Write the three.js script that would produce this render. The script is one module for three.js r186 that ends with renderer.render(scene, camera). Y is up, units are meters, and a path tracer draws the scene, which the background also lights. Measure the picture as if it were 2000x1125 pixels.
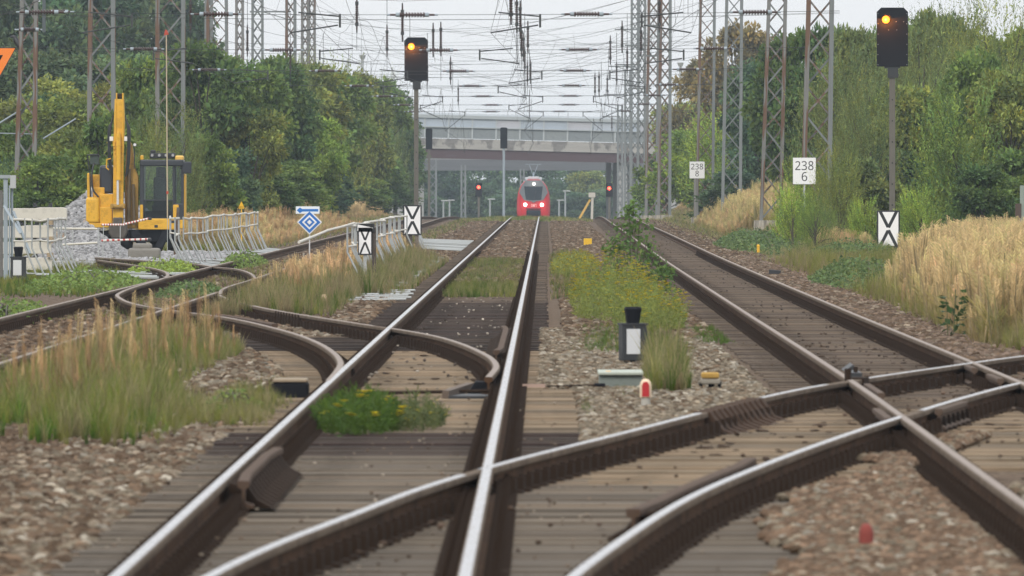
import * as THREE from 'three';
import { mergeGeometries } from 'three/addons/utils/BufferGeometryUtils.js';
import { RoundedBoxGeometry } from 'three/addons/geometries/RoundedBoxGeometry.js';

// ---------- camera, sky, sun, exposure ----------
const scene = new THREE.Scene();
const FPX = 24000, VX = 1065, VY = 363.5, EYE = 1.68;           // long lens: focal length in photo pixels, vanishing point of the straight track
const camera = new THREE.PerspectiveCamera(2 * Math.atan(562.5 / FPX) * 180 / Math.PI, 1024 / 576, 1, 6000);
camera.position.set(0, EYE, 0);
camera.lookAt(-(VX - 1000) / FPX * 100, EYE - (562.5 - VY) / FPX * 100, -100);
camera.focus = 330; camera.userData.fStop = 15;
const renderer = new THREE.WebGLRenderer({ antialias: true });
renderer.setSize(1024, 576);
renderer.toneMapping = THREE.LinearToneMapping;
renderer.toneMappingExposure = 1.03;
renderer.shadowMap.enabled = true;
{
  const w = 64, h = 64, a = new Float32Array(w * h * 4);
  for (let y = 0; y < h; y++) for (let x = 0; x < w; x++) {
    const s = Math.max(0, Math.sin(((y + 0.5) / h - 0.5) * Math.PI)), L = 0.90 * (1 + 0.8 * s), i = (y * w + x) * 4;
    a[i] = L * 0.968; a[i + 1] = L * 0.985; a[i + 2] = L * 1.005; a[i + 3] = 1;
  }
  const t = new THREE.DataTexture(a, w, h, THREE.RGBAFormat, THREE.FloatType);
  t.mapping = THREE.EquirectangularReflectionMapping; t.magFilter = THREE.LinearFilter; t.needsUpdate = true;
  scene.background = t; scene.environment = t;
}
const sun = new THREE.DirectionalLight(0xfff4e6, 1.5);
sun.position.set(-120, 260, 60); sun.target.position.set(0, 0, -300);
sun.castShadow = true; sun.shadow.radius = 28; sun.shadow.mapSize.set(4096, 4096);
Object.assign(sun.shadow.camera, { left: -300, right: 300, top: 700, bottom: -700, near: 1, far: 1600 });
scene.add(sun, sun.target);
scene.fog = new THREE.FogExp2(new THREE.Color(0.74, 0.87, 1.0), 0.00014);

// ---------- helpers ----------
function rng(s) { s |= 0; return () => { s = (s + 0x6d2b79f5) | 0; let t = Math.imul(s ^ (s >>> 15), 1 | s); t = (t + Math.imul(t ^ (t >>> 7), 61 | t)) ^ t; return ((t ^ (t >>> 14)) >>> 0) / 4294967296; }; }
const R0 = rng(7);
const lerp = (a, b, t) => a + (b - a) * t, clamp = (x, a, b) => Math.min(b, Math.max(a, x)), ss = (a, b, x) => { const t = clamp((x - a) / (b - a), 0, 1); return t * t * (3 - 2 * t); };
const V = (x, y, z) => new THREE.Vector3(x, y, z);
const at = (px, py, d) => V((px - VX) * d / FPX, EYE + (VY - py) * d / FPX, -d);      // a point of the place from where it shows in the photo and how far it stands
const xAt = (px, d) => (px - VX) * d / FPX, yAt = (py, d) => EYE + (VY - py) * d / FPX;
const used = {};
function numbered(n) { used[n] = (used[n] ?? -1) + 1; return used[n] ? n + '_' + String(used[n]).padStart(3, '0') : n; }
function flags(o) { o.traverse((m) => { if (m.isMesh) { m.castShadow = true; m.receiveShadow = true; } }); return o; }
function thing(name, label, category, pos = [0, 0, 0], turn = 0, group) {
  const o = new THREE.Group(); o.name = numbered(name); o.position.set(...pos); o.rotation.y = turn;
  o.userData = { label, category }; if (group) o.userData.group = group;
  scene.add(o); return o;
}
function part(name, geo, mat, parent, label) {
  const m = new THREE.Mesh(Array.isArray(geo) ? merge(geo) : geo, mat); m.name = name; m.castShadow = m.receiveShadow = true;
  if (label) m.userData.label = label;
  parent.add(m); return m;
}
function lone(name, geo, mat, label, category, group) { const m = part(numbered(name), geo, mat, scene, label); m.userData.category = category; if (group) m.userData.group = group; return m; }
function setting(name, geo, mat, label, category) { const m = part(numbered(name), geo, mat, scene, label); m.userData.kind = 'structure'; m.userData.category = category; return m; }
function copyOf(o, pos, turn, label, scale) {
  const c = o.clone(); c.name = numbered(o.name.replace(/_\d{3}$/, '')); c.position.set(...pos); c.rotation.y = turn; if (scale) c.scale.set(...scale);
  c.userData = { ...o.userData, label }; scene.add(c); return c;
}
function stuff(o, label, category) { o.userData.kind = 'stuff'; if (label) o.userData.label = label; if (category) o.userData.category = category; return o; }
function clean(g) {
  if (g.index) g = g.toNonIndexed();
  const out = new THREE.BufferGeometry();
  out.setAttribute('position', g.attributes.position);
  if (!g.attributes.normal) g.computeVertexNormals();
  out.setAttribute('normal', g.attributes.normal);
  out.setAttribute('uv', g.attributes.uv ?? new THREE.Float32BufferAttribute(new Float32Array(g.attributes.position.count * 2), 2));
  return out;
}
const merge = (list) => mergeGeometries(list.map(clean));
const box = (w, h, d, x = 0, y = 0, z = 0, ry = 0, rx = 0, rz = 0) => { const g = new THREE.BoxGeometry(w, h, d); if (rx) g.rotateX(rx); if (rz) g.rotateZ(rz); if (ry) g.rotateY(ry); return g.translate(x, y, z); };
const rbox = (w, h, d, r, x = 0, y = 0, z = 0) => new RoundedBoxGeometry(w, h, d, 2, r).translate(x, y, z);
const cyl = (r1, r2, h, x = 0, y = 0, z = 0, n = 10) => new THREE.CylinderGeometry(r1, r2, h, n).translate(x, y, z);
const UP = V(0, 1, 0), q0 = new THREE.Quaternion(), m0 = new THREE.Matrix4();
function bar(a, b, w, h = w, round = 0) {               // a bar from a to b
  const d = b.clone().sub(a), L = d.length(), g = round ? new THREE.CylinderGeometry(w / 2, h / 2, L, round) : new THREE.BoxGeometry(w, L, h);
  q0.setFromUnitVectors(UP, d.normalize()); g.applyQuaternion(q0); return g.translate((a.x + b.x) / 2, (a.y + b.y) / 2, (a.z + b.z) / 2);
}
function tube(pts, r, n = 6, seg) { return new THREE.TubeGeometry(new THREE.CatmullRomCurve3(pts, false, 'centripetal'), seg ?? pts.length * 4, r, n); }
function polyTube(pts, r, n = 6) { const l = []; for (let i = 0; i + 1 < pts.length; i++) l.push(bar(pts[i], pts[i + 1], 2 * r, 2 * r, n)); return merge(l); }
function prism(pts, depth, bevel = 0) {                 // outline in x, y pushed along z, centred
  const s = new THREE.Shape(pts.map((p) => new THREE.Vector2(...p)));
  const g = new THREE.ExtrudeGeometry(s, { depth: depth - 2 * bevel, bevelEnabled: bevel > 0, bevelSize: bevel, bevelThickness: bevel, bevelOffset: -bevel, bevelSegments: 2 });
  return g.translate(0, 0, -(depth - 2 * bevel) / 2);
}
// tileable noise and textures
function lattice(seed) { const r = rng(seed), a = new Float32Array(65536); for (let i = 0; i < a.length; i++) a[i] = r(); return a; }
const LAT = lattice(99);
function vnoise(x, y, px, py, s) {
  const ix = Math.floor(x), iy = Math.floor(y), fx = x - ix, fy = y - iy, u = fx * fx * (3 - 2 * fx), v = fy * fy * (3 - 2 * fy);
  const g = (i, j) => LAT[((((i % px) + px) % px) * 131 + (((j % py) + py) % py) * 8191 + s * 977) & 65535];
  return lerp(lerp(g(ix, iy), g(ix + 1, iy), u), lerp(g(ix, iy + 1), g(ix + 1, iy + 1), u), v);
}
function fbm(u, v, fx, fy, oct, s) { let a = 0, w = 0.5, t = 0; for (let o = 0; o < oct; o++) { a += w * vnoise(u * fx, v * fy, fx, fy, s + o); t += w; w *= 0.5; fx *= 2; fy *= 2; } return a / t; }
const enc = (c) => { c = clamp(c, 0, 1); return 255 * (c <= 0.0031308 ? 12.92 * c : 1.055 * Math.pow(c, 1 / 2.4) - 0.055); };
function tex(w, h, f, srgb = true) {
  const a = new Uint8Array(w * h * 4);
  for (let y = 0; y < h; y++) for (let x = 0; x < w; x++) { const c = f((x + 0.5) / w, (y + 0.5) / h), i = (y * w + x) * 4; for (let k = 0; k < 3; k++) a[i + k] = srgb ? enc(c[k]) : 255 * clamp(c[k] ?? c[0], 0, 1); a[i + 3] = 255; }
  const t = new THREE.DataTexture(a, w, h); t.wrapS = t.wrapT = THREE.RepeatWrapping; t.magFilter = THREE.LinearFilter; if (srgb) t.colorSpace = THREE.SRGBColorSpace; t.needsUpdate = true; return t;
}
const mixc = (a, b, t) => [lerp(a[0], b[0], t), lerp(a[1], b[1], t), lerp(a[2], b[2], t)];
const S = (c, o = {}) => { const { p, ...r } = o; const m = new (p ? THREE.MeshPhysicalMaterial : THREE.MeshStandardMaterial)({ roughness: 0.85, ...r }); m.color.setRGB(...(Array.isArray(c) ? c : [c, c, c])); return m; };

// materials
const T = {};
T.rustMetal = tex(128, 512, (u, v) => { const n = fbm(u, v, 3, 14, 4, 3), k = ss(0.46, 0.56, n + 0.14 * (fbm(u, v, 16, 48, 3, 9) - 0.5)); return mixc([0.185, 0.19, 0.185], mixc([0.155, 0.092, 0.06], [0.13, 0.075, 0.05], fbm(u, v, 20, 60, 2, 5)), k); });
T.rail = tex(128, 1024, (u, v) => { const n = fbm(u, v, 4, 40, 4, 13), k = fbm(u, v, 24, 200, 2, 17); const head = u < 5 / 14 || u > 13 / 14; return mixc(head ? [0.10, 0.074, 0.054] : [0.040, 0.023, 0.014], head ? [0.18, 0.14, 0.105] : [0.105, 0.058, 0.032], clamp(n * 1.3 - 0.2 + 0.35 * (k - 0.5), 0, 1)); });
T.wood = tex(512, 128, (u, v) => { const g = fbm(u, v, 6, 60, 4, 21), c = ss(0.62, 0.7, fbm(u, v, 10, 40, 3, 25)), b = fbm(u, v, 14, 5, 3, 29); const k = 0.62 + 0.55 * g + 0.45 * (b - 0.5) - 0.45 * c; return [k, k * 0.985, k * 0.97]; });
T.ballast = tex(1024, 1024, (u, v) => { const a = fbm(u, v, 64, 64, 2, 31), b = fbm(u, v, 6, 6, 4, 35), c = vnoise(u * 128, v * 128, 128, 128, 41); const k = ss(0.25, 0.85, 0.6 * a + 0.4 * c); const base = mixc([0.060, 0.041, 0.030], [0.225, 0.175, 0.132], k); return mixc(base, mixc([0.095, 0.062, 0.045], [0.23, 0.185, 0.14], k), ss(0.42, 0.6, b)); });
T.ballastH = tex(512, 512, (u, v) => [0.5 * fbm(u, v, 64, 64, 2, 31) + 0.5 * vnoise(u * 128, v * 128, 128, 128, 41)], false);
T.soil = tex(512, 512, (u, v) => { const a = fbm(u, v, 8, 8, 5, 51), b = fbm(u, v, 48, 48, 2, 55); return mixc(mixc([0.05, 0.065, 0.022], [0.15, 0.125, 0.055], ss(0.35, 0.65, a)), [0.08, 0.06, 0.04], 0.6 * ss(0.5, 0.8, b)); });
T.concrete = tex(512, 256, (u, v) => { const n = fbm(u, v, 8, 8, 4, 61), st = ss(0.50, 0.66, fbm(u, v, 26, 1, 4, 65) + 0.22 * (v - 0.45)) * (0.55 + 0.45 * fbm(u, v, 60, 6, 2, 69)); const k = 0.85 + 0.3 * (n - 0.5); return mixc([k, k * 0.99, k * 0.96], [0.25, 0.24, 0.24], 0.85 * st); });
T.grit = tex(256, 256, (u, v) => { const k = 0.72 + 0.5 * fbm(u, v, 10, 10, 5, 71); return [k, k, k]; });
T.dirt = tex(256, 256, (u, v) => { const n = fbm(u, v, 5, 9, 5, 75), k = ss(0.55, 0.72, n); return mixc([1, 1, 1], [0.55, 0.50, 0.44], 0.42 * k); });
T.barRough = tex(128, 512, (u, v) => [0.15 + 0.28 * fbm(u, v, 6, 40, 4, 81)], false);
T.barCol = tex(128, 1024, (u, v) => { const n = fbm(u, v, 5, 60, 4, 85); return mixc([0.50, 0.50, 0.52], [0.34, 0.29, 0.25], ss(0.55, 0.8, n)); });
const rep = (t, x, y) => { const c = t.clone(); c.repeat.set(x, y); c.needsUpdate = true; return c; };
const M = {
  rail: S(1, { p: 1, specularIntensity: 0.2, map: T.rail, roughness: 0.9 }),
  bar: S(1, { map: T.barCol, roughnessMap: T.barRough, roughness: 1, metalness: 1 }),
  barRusty: S(1, { map: tex(64, 512, (u, v) => mixc([0.30, 0.245, 0.205], [0.20, 0.15, 0.12], fbm(u, v, 4, 40, 4, 91))), roughness: 0.55, metalness: 0.6 }),
  fast: S([0.032, 0.021, 0.015], { p: 1, specularIntensity: 0.2, roughness: 0.95 }),
  ballast: S(1, { p: 1, specularIntensity: 0.08, map: T.ballast, bumpMap: T.ballastH, bumpScale: 0.03, roughness: 1 }),
  soil: S(1, { p: 1, specularIntensity: 0.08, map: T.soil, roughness: 1 }),
  rust: S(1, { map: T.rustMetal, roughness: 0.85 }),
  galv: S([0.46, 0.49, 0.50], { map: T.grit, roughness: 0.55, metalness: 0.25 }),
  galvBlue: S([0.30, 0.36, 0.41], { map: T.grit, roughness: 0.6 }),
  wire: S([0.045, 0.05, 0.052], { roughness: 0.7 }),
  insul: S([0.055, 0.03, 0.028], { roughness: 0.35 }),
  black: S([0.022, 0.025, 0.030], { roughness: 0.55 }),
  blackMatt: S([0.009, 0.010, 0.014], { p: 1, specularIntensity: 0.3, roughness: 0.8 }),
  concrete: S([0.52, 0.49, 0.44], { p: 1, specularIntensity: 0.2, map: T.concrete, roughness: 0.95 }),
  pole: S([0.135, 0.127, 0.110], { map: T.grit, roughness: 0.95 }),
  yellow: S([0.74, 0.42, 0.03], { map: T.dirt, roughness: 0.45 }),
  yellowDirty: S([0.40, 0.24, 0.05], { map: rep(T.dirt, 2, 2), roughness: 0.7 }),
  chrome: S([0.85, 0.85, 0.85], { metalness: 0.6, roughness: 0.25 }),
  white: S([0.78, 0.79, 0.80], { roughness: 0.5 }),
  offwhite: S([0.62, 0.60, 0.54], { map: T.grit, roughness: 0.8 }),
  red: S([0.40, 0.03, 0.03], { roughness: 0.5 }),
  glass: S([0.75, 0.82, 0.82], { p: 1, transmission: 1, thickness: 0, roughness: 0.04, ior: 1.5 }),
};
// ---------- terrain ----------
const CREST = 630, KC = 1.217e-5;
const grade = (d) => d < CREST ? 0 : d < 850 ? -KC * (d - CREST) ** 2 : -KC * (48400 + 440 * (Math.min(d, 1500) - 850));     // the line dips beyond the crest
const bank = (x, d) => 1.5 * ss(6.2, 11, x) * ss(360, 520, d) + 1.3 * ss(-9.6, -13.5, x) * ss(430, 560, d);
const hgt = (x, d) => grade(d) - 0.20 + bank(x, d);
function sheet(xs, ds, dy, uvm) {
  const p = [], uv = [], ix = [];
  for (const d of ds) for (const x of xs) { p.push(x, hgt(x, d) + dy, -d); uv.push(x / uvm, d / uvm); }
  const n = xs.length;
  for (let j = 0; j + 1 < ds.length; j++) for (let i = 0; i + 1 < n; i++) { const a = j * n + i; ix.push(a, a + 1, a + n, a + 1, a + n + 1, a + n); }
  const g = new THREE.BufferGeometry(); g.setAttribute('position', new THREE.Float32BufferAttribute(p, 3)); g.setAttribute('uv', new THREE.Float32BufferAttribute(uv, 2)); g.setIndex(ix); g.computeVertexNormals(); return g;
}
const steps = (list) => { const o = []; for (const [a, b, s] of list) for (let v = a; v < b - 1e-6; v += s) o.push(v); o.push(list.at(-1)[1]); return o; };
setting('ground', sheet(steps([[-1500, -200, 260], [-200, -20, 30], [-20, 16, 1], [16, 200, 23], [200, 1500, 260]]), steps([[-300, 0, 100], [0, 340, 20], [340, 640, 10], [640, 900, 10], [900, 1500, 50], [1500, 4500, 500]]), 0, 5), M.soil, 'weedy soil beside the railway tracks', 'ground');
setting('ballast_bed', sheet([-9.2, -7.6, -4.6, -2, 0.3, 2, 4.6, 5.5], steps([[-40, 620, 20], [620, 900, 10], [900, 1500, 50]]), 0.012, 2.6), M.ballast, 'brown crushed stone ballast under the tracks', 'ballast');

// ---------- tracks ----------
function curve(pts) {                                             // smooth x(d) through measured points
  const n = pts.length, m = pts.map((p, i) => i === 0 ? (pts[1][1] - p[1]) / (pts[1][0] - p[0]) : i === n - 1 ? (p[1] - pts[i - 1][1]) / (p[0] - pts[i - 1][0]) : (pts[i + 1][1] - pts[i - 1][1]) / (pts[i + 1][0] - pts[i - 1][0]));
  const f = (d) => { let i = 0; while (i < n - 2 && d > pts[i + 1][0]) i++; const [a, x] = pts[i], [b, y] = pts[i + 1], h = b - a, t = (d - a) / h; if (t < 0) return x + m[0] * (d - a); if (t > 1) return y + m[n - 1] * (d - b); const t2 = t * t, t3 = t2 * t; return x * (2 * t3 - 3 * t2 + 1) + m[i] * h * (t3 - 2 * t2 + t) + y * (3 * t2 - 2 * t3) + m[i + 1] * h * (t3 - t2); };
  f.from = pts[0][0]; f.to = pts[n - 1][0]; return f;
}
const RL = {
  mainL: curve([[38, -1.853], [1300, -1.853]]), mainR: curve([[38, -0.346], [1300, -0.346]]),
  rightL: curve([[38, 2.48], [65, 2.53], [105, 2.64], [165, 2.66], [285, 2.72], [450, 2.93], [656, 3.14], [1300, 4.0]]), rightR: curve([[38, 3.95], [105, 4.07], [165, 4.06], [285, 4.12], [450, 4.40], [656, 4.62], [1300, 5.5]]),
  leftL: curve([[90, -6.93], [200, -6.95], [349, -7.02], [720, -7.1], [1300, -7.2]]), leftR: curve([[60, -5.16], [115, -5.17], [171, -5.19], [196, -5.20]]),
  leftR2: curve([[188, -5.0], [189.7, -5.03], [202, -5.28], [222.8, -5.28], [349, -5.42], [720, -5.55], [1300, -5.7]]),
  A: curve([[38, -1.66], [50, -1.52], [56.3, -1.325], [63.3, -0.963], [68.5, -0.68], [75.2, -0.20], [82.9, 0.466], [90.3, 1.09], [97.5, 1.706], [104.3, 2.61 - 0.2], [116.4, 4.0], [121.6, 4.74], [134, 6.7]]),
  B: curve([[38, -0.22], [50, 0.02], [57.5, 0.323], [66.5, 0.79], [74.5, 1.35], [82.9, 2.02], [90.3, 2.66], [98, 3.36], [105.7, 4.14], [121, 5.95]]),
  C: curve([[108, -0.50], [115, -0.46], [122.7, -0.60], [134.6, -1.06], [142, -1.545], [150.2, -2.28], [163.6, -3.44], [174, -4.2], [181.6, -4.67], [189.7, -5.03]]),
  D: curve([[106, -1.87], [112.5, -1.90], [117.4, -1.957], [125, -2.17], [134.2, -2.55], [143.2, -3.06], [156.6, -4.03], [166.3, -5.05], [175.7, -5.89], [186.2, -6.47], [191.5, -6.66], [202, -6.82], [222, -6.94]]),
  E: curve([[223, -5.29], [228, -5.40], [239, -5.77], [249.7, -6.3], [255.4, -6.85], [266, -7.6], [271.5, -8.3], [290, -10.6]]),
  F: curve([[226, -7.0], [232.8, -7.15], [244, -7.6], [256.8, -8.39], [280, -10.2]]),
};
function sweep(prof, f, a, b, closed, dx = 0, dy = 0, flare = 0) {
  const ds = []; for (let d = a; d < b - 0.3;) { ds.push(d); d += d < 130 ? 1 : d < 300 ? 2 : d < 620 ? 8 : 12; } ds.push(b);
  const p = [], uv = [], nrm = [], ix = [], np = prof.length, ne = closed ? np : np - 1;
  ds.forEach((d, j) => {
    const e = 0.5, t = (f(d + e) - f(d - e)) / (2 * e), L = Math.hypot(1, t), lx = 1 / L, lz = t / L;
    const off = dx + (flare ? flare * (ss(2, 0, d - a) + ss(2, 0, b - d)) : 0);
    for (let k = 0; k < ne; k++) {
      const A = prof[k], B = prof[(k + 1) % np], ex = B[0] - A[0], ey = B[1] - A[1], el = Math.hypot(ex, ey), n0 = -ey / el, n1 = ex / el;
      for (const [q, w] of [[A, k / ne], [B, (k + 1) / ne]]) { p.push(f(d) + off + lx * q[0], grade(d) + dy + q[1], -d + lz * q[0]); uv.push(w, d / 8); nrm.push(n0 * lx, n1, n0 * lz); }
    }
    if (j) for (let k = 0; k < ne; k++) { const c = j * ne * 2 + k * 2, o = c - ne * 2; ix.push(o, o + 1, c, o + 1, c + 1, c); }
  });
  if (closed) for (const j of [0, ds.length - 1]) {               // end caps
    const s = new THREE.Shape(prof.map((q) => new THREE.Vector2(...q))), g = new THREE.ShapeGeometry(s), d = ds[j], base = p.length / 3, off = dx + flare;
    const gp = g.attributes.position; for (let i = 0; i < gp.count; i++) { p.push(f(d) + off + gp.getX(i), grade(d) + dy + gp.getY(i), -d); uv.push(0.5, d / 8); nrm.push(0, 0, j ? -1 : 1); }
    for (const i of g.index.array) ix.push(base + i);
  }
  const g = new THREE.BufferGeometry(); g.setAttribute('position', new THREE.Float32BufferAttribute(p, 3)); g.setAttribute('normal', new THREE.Float32BufferAttribute(nrm, 3)); g.setAttribute('uv', new THREE.Float32BufferAttribute(uv, 2)); g.setIndex(ix); return g;
}
const PROF = [[-0.037, -0.008], [-0.030, 0], [0.030, 0], [0.037, -0.008], [0.037, -0.036], [0.010, -0.050], [0.010, -0.124], [0.066, -0.142], [0.066, -0.156], [-0.066, -0.156], [-0.066, -0.142], [-0.010, -0.124], [-0.010, -0.050], [-0.037, -0.036]];
const HEAD = [[-0.029, -0.002], [-0.024, 0.0022], [-0.010, 0.0035], [0.010, 0.0035], [0.024, 0.0022], [0.029, -0.002]];
function rail(parent, f, a = f.from, b = f.to, bars = [[a, b]], mat = M.bar, dy = 0) {
  const r = part('rail', sweep(PROF, f, a, b, true, 0, dy), M.rail, parent);
  for (const [u, v] of bars) part('running_surface', sweep(HEAD, f, u, v, false, 0, dy), mat, r);
  return r;
}
// sleepers: near ones singly, far ones together
const woodMats = (cols) => cols.map((c) => S(c, { p: 1, specularIntensity: 0.08, map: T.wood, roughness: 0.95 }));
const WM = {
  grey: woodMats([[0.160, 0.137, 0.114], [0.200, 0.172, 0.140], [0.136, 0.118, 0.099], [0.224, 0.184, 0.144], [0.180, 0.161, 0.140]]),
  tan: woodMats([[0.284, 0.223, 0.158], [0.327, 0.253, 0.178], [0.249, 0.198, 0.142], [0.301, 0.232, 0.162], [0.215, 0.177, 0.135]]),
  dark: woodMats([[0.062, 0.050, 0.045], [0.080, 0.066, 0.058], [0.05, 0.042, 0.04], [0.095, 0.078, 0.068], [0.07, 0.052, 0.048]]),
  brown: woodMats([[0.148, 0.118, 0.094], [0.172, 0.137, 0.109], [0.124, 0.100, 0.082], [0.192, 0.153, 0.118], [0.140, 0.114, 0.096]]),
};
const sleeperBase = new THREE.BoxGeometry(1, 0.16, 0.27);
const rs = rng(11);
function sleepers(parent, a, b, x0, x1, tone, single) {
  const L = []; let k = Math.round(a / 0.62);
  for (; k * 0.62 < b; k++) { const d = k * 0.62 + (rs() - 0.5) * 0.04, l = x0(d), r = x1(d); if (r - l > 0.3) L.push([d, (l + r) / 2 + (rs() - 0.5) * 0.06, r - l, (rs() - 0.5) * 0.012, (rs() - 0.5) * 0.01]); }
  if (single) {
    for (const [d, x, w, dy, t] of L) { const m = part('sleeper', sleeperBase, WM[tone(d)][Math.floor(rs() * 5)], parent); m.position.set(x, grade(d) - 0.246 + dy, -d); m.scale.x = w; m.rotation.y = t; }
  } else {
    const by = {}; for (const s of L) (by[tone(s[0])] ??= []).push(s);
    for (const t in by) {
      const m = new THREE.InstancedMesh(sleeperBase, S(1, { p: 1, specularIntensity: 0.08, map: T.wood, roughness: 0.95 }), by[t].length); m.name = 'sleepers'; m.userData.kind = 'stuff'; m.castShadow = m.receiveShadow = true;
      by[t].forEach(([d, x, w, dy, tt], i) => { m.setMatrixAt(i, new THREE.Matrix4().compose(V(x, grade(d) - 0.246 + dy, -d), new THREE.Quaternion().setFromAxisAngle(UP, tt), V(w, 1, 1))); m.setColorAt(i, WM[t][Math.floor(rs() * 5)].color); });
      parent.add(m);
    }
  }
}
const fastGeo = merge([box(0.36, 0.022, 0.17, 0, -0.158, 0), box(0.075, 0.075, 0.12, -0.10, -0.115, 0), box(0.075, 0.075, 0.12, 0.10, -0.115, 0), cyl(0.018, 0.018, 0.05, -0.115, -0.085, 0, 6), cyl(0.018, 0.018, 0.05, 0.115, -0.085, 0, 6)]);
function fastenings(parent, list) {
  const P = []; for (const [f, a, b] of list) for (let k = Math.ceil(a / 0.62); k * 0.62 < b; k++) P.push([f, k * 0.62]);
  const m = new THREE.InstancedMesh(fastGeo, M.fast, P.length); m.name = 'rail_fastenings'; m.userData.kind = 'stuff'; m.castShadow = m.receiveShadow = true;
  P.forEach(([f, d], i) => m.setMatrixAt(i, m0.makeRotationY(-Math.atan(f(d + 0.5) - f(d - 0.5))).setPosition(f(d), grade(d), -d)));
  parent.add(m);
}
const K = (v) => () => v;
const main = thing('railway_track', 'straight main track with bright rails that the red train is coming along', 'railway track');
rail(main, RL.mainL, 38, 1300); rail(main, RL.mainR, 38, 1300);
sleepers(main, 50, 112, K(-2.42), (d) => d < 76 ? RL.B(d) + 1.15 : 0.28, (d) => d < 84 ? 'grey' : d < 92 ? 'dark' : 'tan', true);
sleepers(main, 112, 300, (d) => d < 150 ? RL.D(d) - 0.55 : -2.42, K(0.02), (d) => d < 138 ? 'tan' : d < 195 ? 'dark' : 'brown', false);
sleepers(main, 300, 760, K(-2.35), K(0.1), K('brown'), false);
fastenings(main, [[RL.mainL, 50, 330], [RL.mainR, 50, 330]]);
const guardM = S([0.085, 0.056, 0.040], { p: 1, specularIntensity: 0.25, roughness: 0.8 });
const guard = (f, a, b, dx, fl) => { const g = part('guard_rail', sweep(PROF.map(([x, y]) => [x * 0.9, y]), f, a, b, true, dx, 0.012, fl), guardM, main); for (let d = a + 0.5; d < b; d += 0.62) part('guard_chair', prism([[-0.06, -0.005], [0.05, -0.03], [0.10, -0.10], [0.20, -0.155], [-0.10, -0.155]].map(([x, y]) => [dx < 0 ? -x : x, y]), 0.26, 0.01).translate(f(d) + dx, grade(d), -d), M.fast, main); return g; };
guard(RL.mainL, 69.5, 78.5, 0.115, 0.03); guard(RL.mainR, 125, 147, -0.115, -0.04);

const right = thing('railway_track', 'right-hand track of darker rails between the weeds and the tall straw grass', 'railway track');
rail(right, RL.rightL, 38, 1300, [[38, 1300]], M.barRusty); rail(right, RL.rightR, 38, 1300, [[38, 1300]], M.barRusty);
sleepers(right, 96, 168, (d) => Math.min(RL.rightL(d) - 0.55, d < 100 ? RL.A(d) - 0.55 : 9), (d) => RL.rightR(d) + 0.5, (d) => d < 102 ? 'tan' : 'brown', true);
sleepers(right, 168, 760, (d) => RL.rightL(d) - 0.55, (d) => RL.rightR(d) + 0.5, K('brown'), false);
fastenings(right, [[RL.rightL, 60, 330], [RL.rightR, 95, 330]]);

const cross = thing('railway_switch', 'crossover branching from the main track and cutting across the right-hand track', 'railway switch');
rail(cross, RL.A, 38, 134, [[38, 71.4], [72.8, 90.8], [97.5, 104.0], [106.8, 134]]); rail(cross, RL.B, 38, 121, [[38, 89.6], [92, 104.8], [106.4, 121]], M.bar);
sleepers(cross, 76, 96, (d) => RL.A(d) - 0.5, (d) => d < 80 ? RL.B(d) + 0.7 : RL.rightR(d) + 0.6, K('tan'), true);
fastenings(cross, [[RL.A, 50, 130], [RL.B, 50, 118]]);
{
  part('guard_rail', sweep(PROF, RL.B, 63.5, 75.5, true, -0.125, 0.012, -0.04), guardM, cross); for (let d = 64; d < 75; d += 0.62) part('guard_chair', prism([[0.06, -0.005], [-0.05, -0.03], [-0.10, -0.10], [-0.2, -0.155], [0.10, -0.155]], 0.26, 0.01).translate(RL.B(d) - 0.125, 0, -d), M.fast, cross);
  for (let i = 0; i < 11; i++) {                                   // the ribbed cast block where the rail is broken
    const d = 91.4 + i * 0.56, x = RL.A(d), ang = -Math.atan(RL.A(d + 0.5) - RL.A(d - 0.5));
    const g = prism([[-0.07, 0.005], [0.05, 0.005], [0.10, -0.06], [0.15, -0.13], [0.27, -0.175], [0.27, -0.195], [-0.09, -0.195]], 0.24, 0.01).rotateY(ang).translate(x, 0, -d);
    part('rib', g, S([0.06, 0.038, 0.027], { p: 1, specularIntensity: 0.2, roughness: 0.9 }), cross);
  }
  for (const [f, a, b, dx] of [[RL.rightL, 99.8, 104.6, 0.10], [RL.rightL, 89, 93, -0.11], [RL.rightR, 107.2, 110, -0.1], [RL.rightR, 113.5, 118.5, -0.11], [RL.B, 92.6, 96, 0.10]]) part('wing_rail', sweep(PROF.map(([x, y]) => [x * 0.8, y]), f, a, b, true, dx, 0, 0), S([0.10, 0.070, 0.052], { p: 1, specularIntensity: 0.25, roughness: 0.75 }), cross);
  part('fishplate', [box(0.16, 0.09, 0.5, RL.A(107) - 0.03, -0.03, -107, -0.12), cyl(0.03, 0.03, 0.2, RL.A(106.4) - 0.05, 0.0, -106.4, 8).rotateZ(0)], M.fast, cross);
}
const leftTrack = thing('railway_track', 'left-hand track with rusty rails passing in front of the yellow excavator', 'railway track');
rail(leftTrack, RL.leftL, 90, 1300, [[90, 1300]], M.barRusty); rail(leftTrack, RL.leftR, 60, 196, [[60, 194]], M.barRusty); rail(leftTrack, RL.leftR2, 190.5, 1300, [[190.5, 1300]], M.barRusty);
sleepers(leftTrack, 100, 560, (d) => RL.leftL(d) - 0.5, (d) => -4.65, K('brown'), false);
fastenings(leftTrack, [[RL.leftL, 110, 300], [RL.leftR, 110, 196], [RL.leftR2, 196, 300]]);

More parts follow.
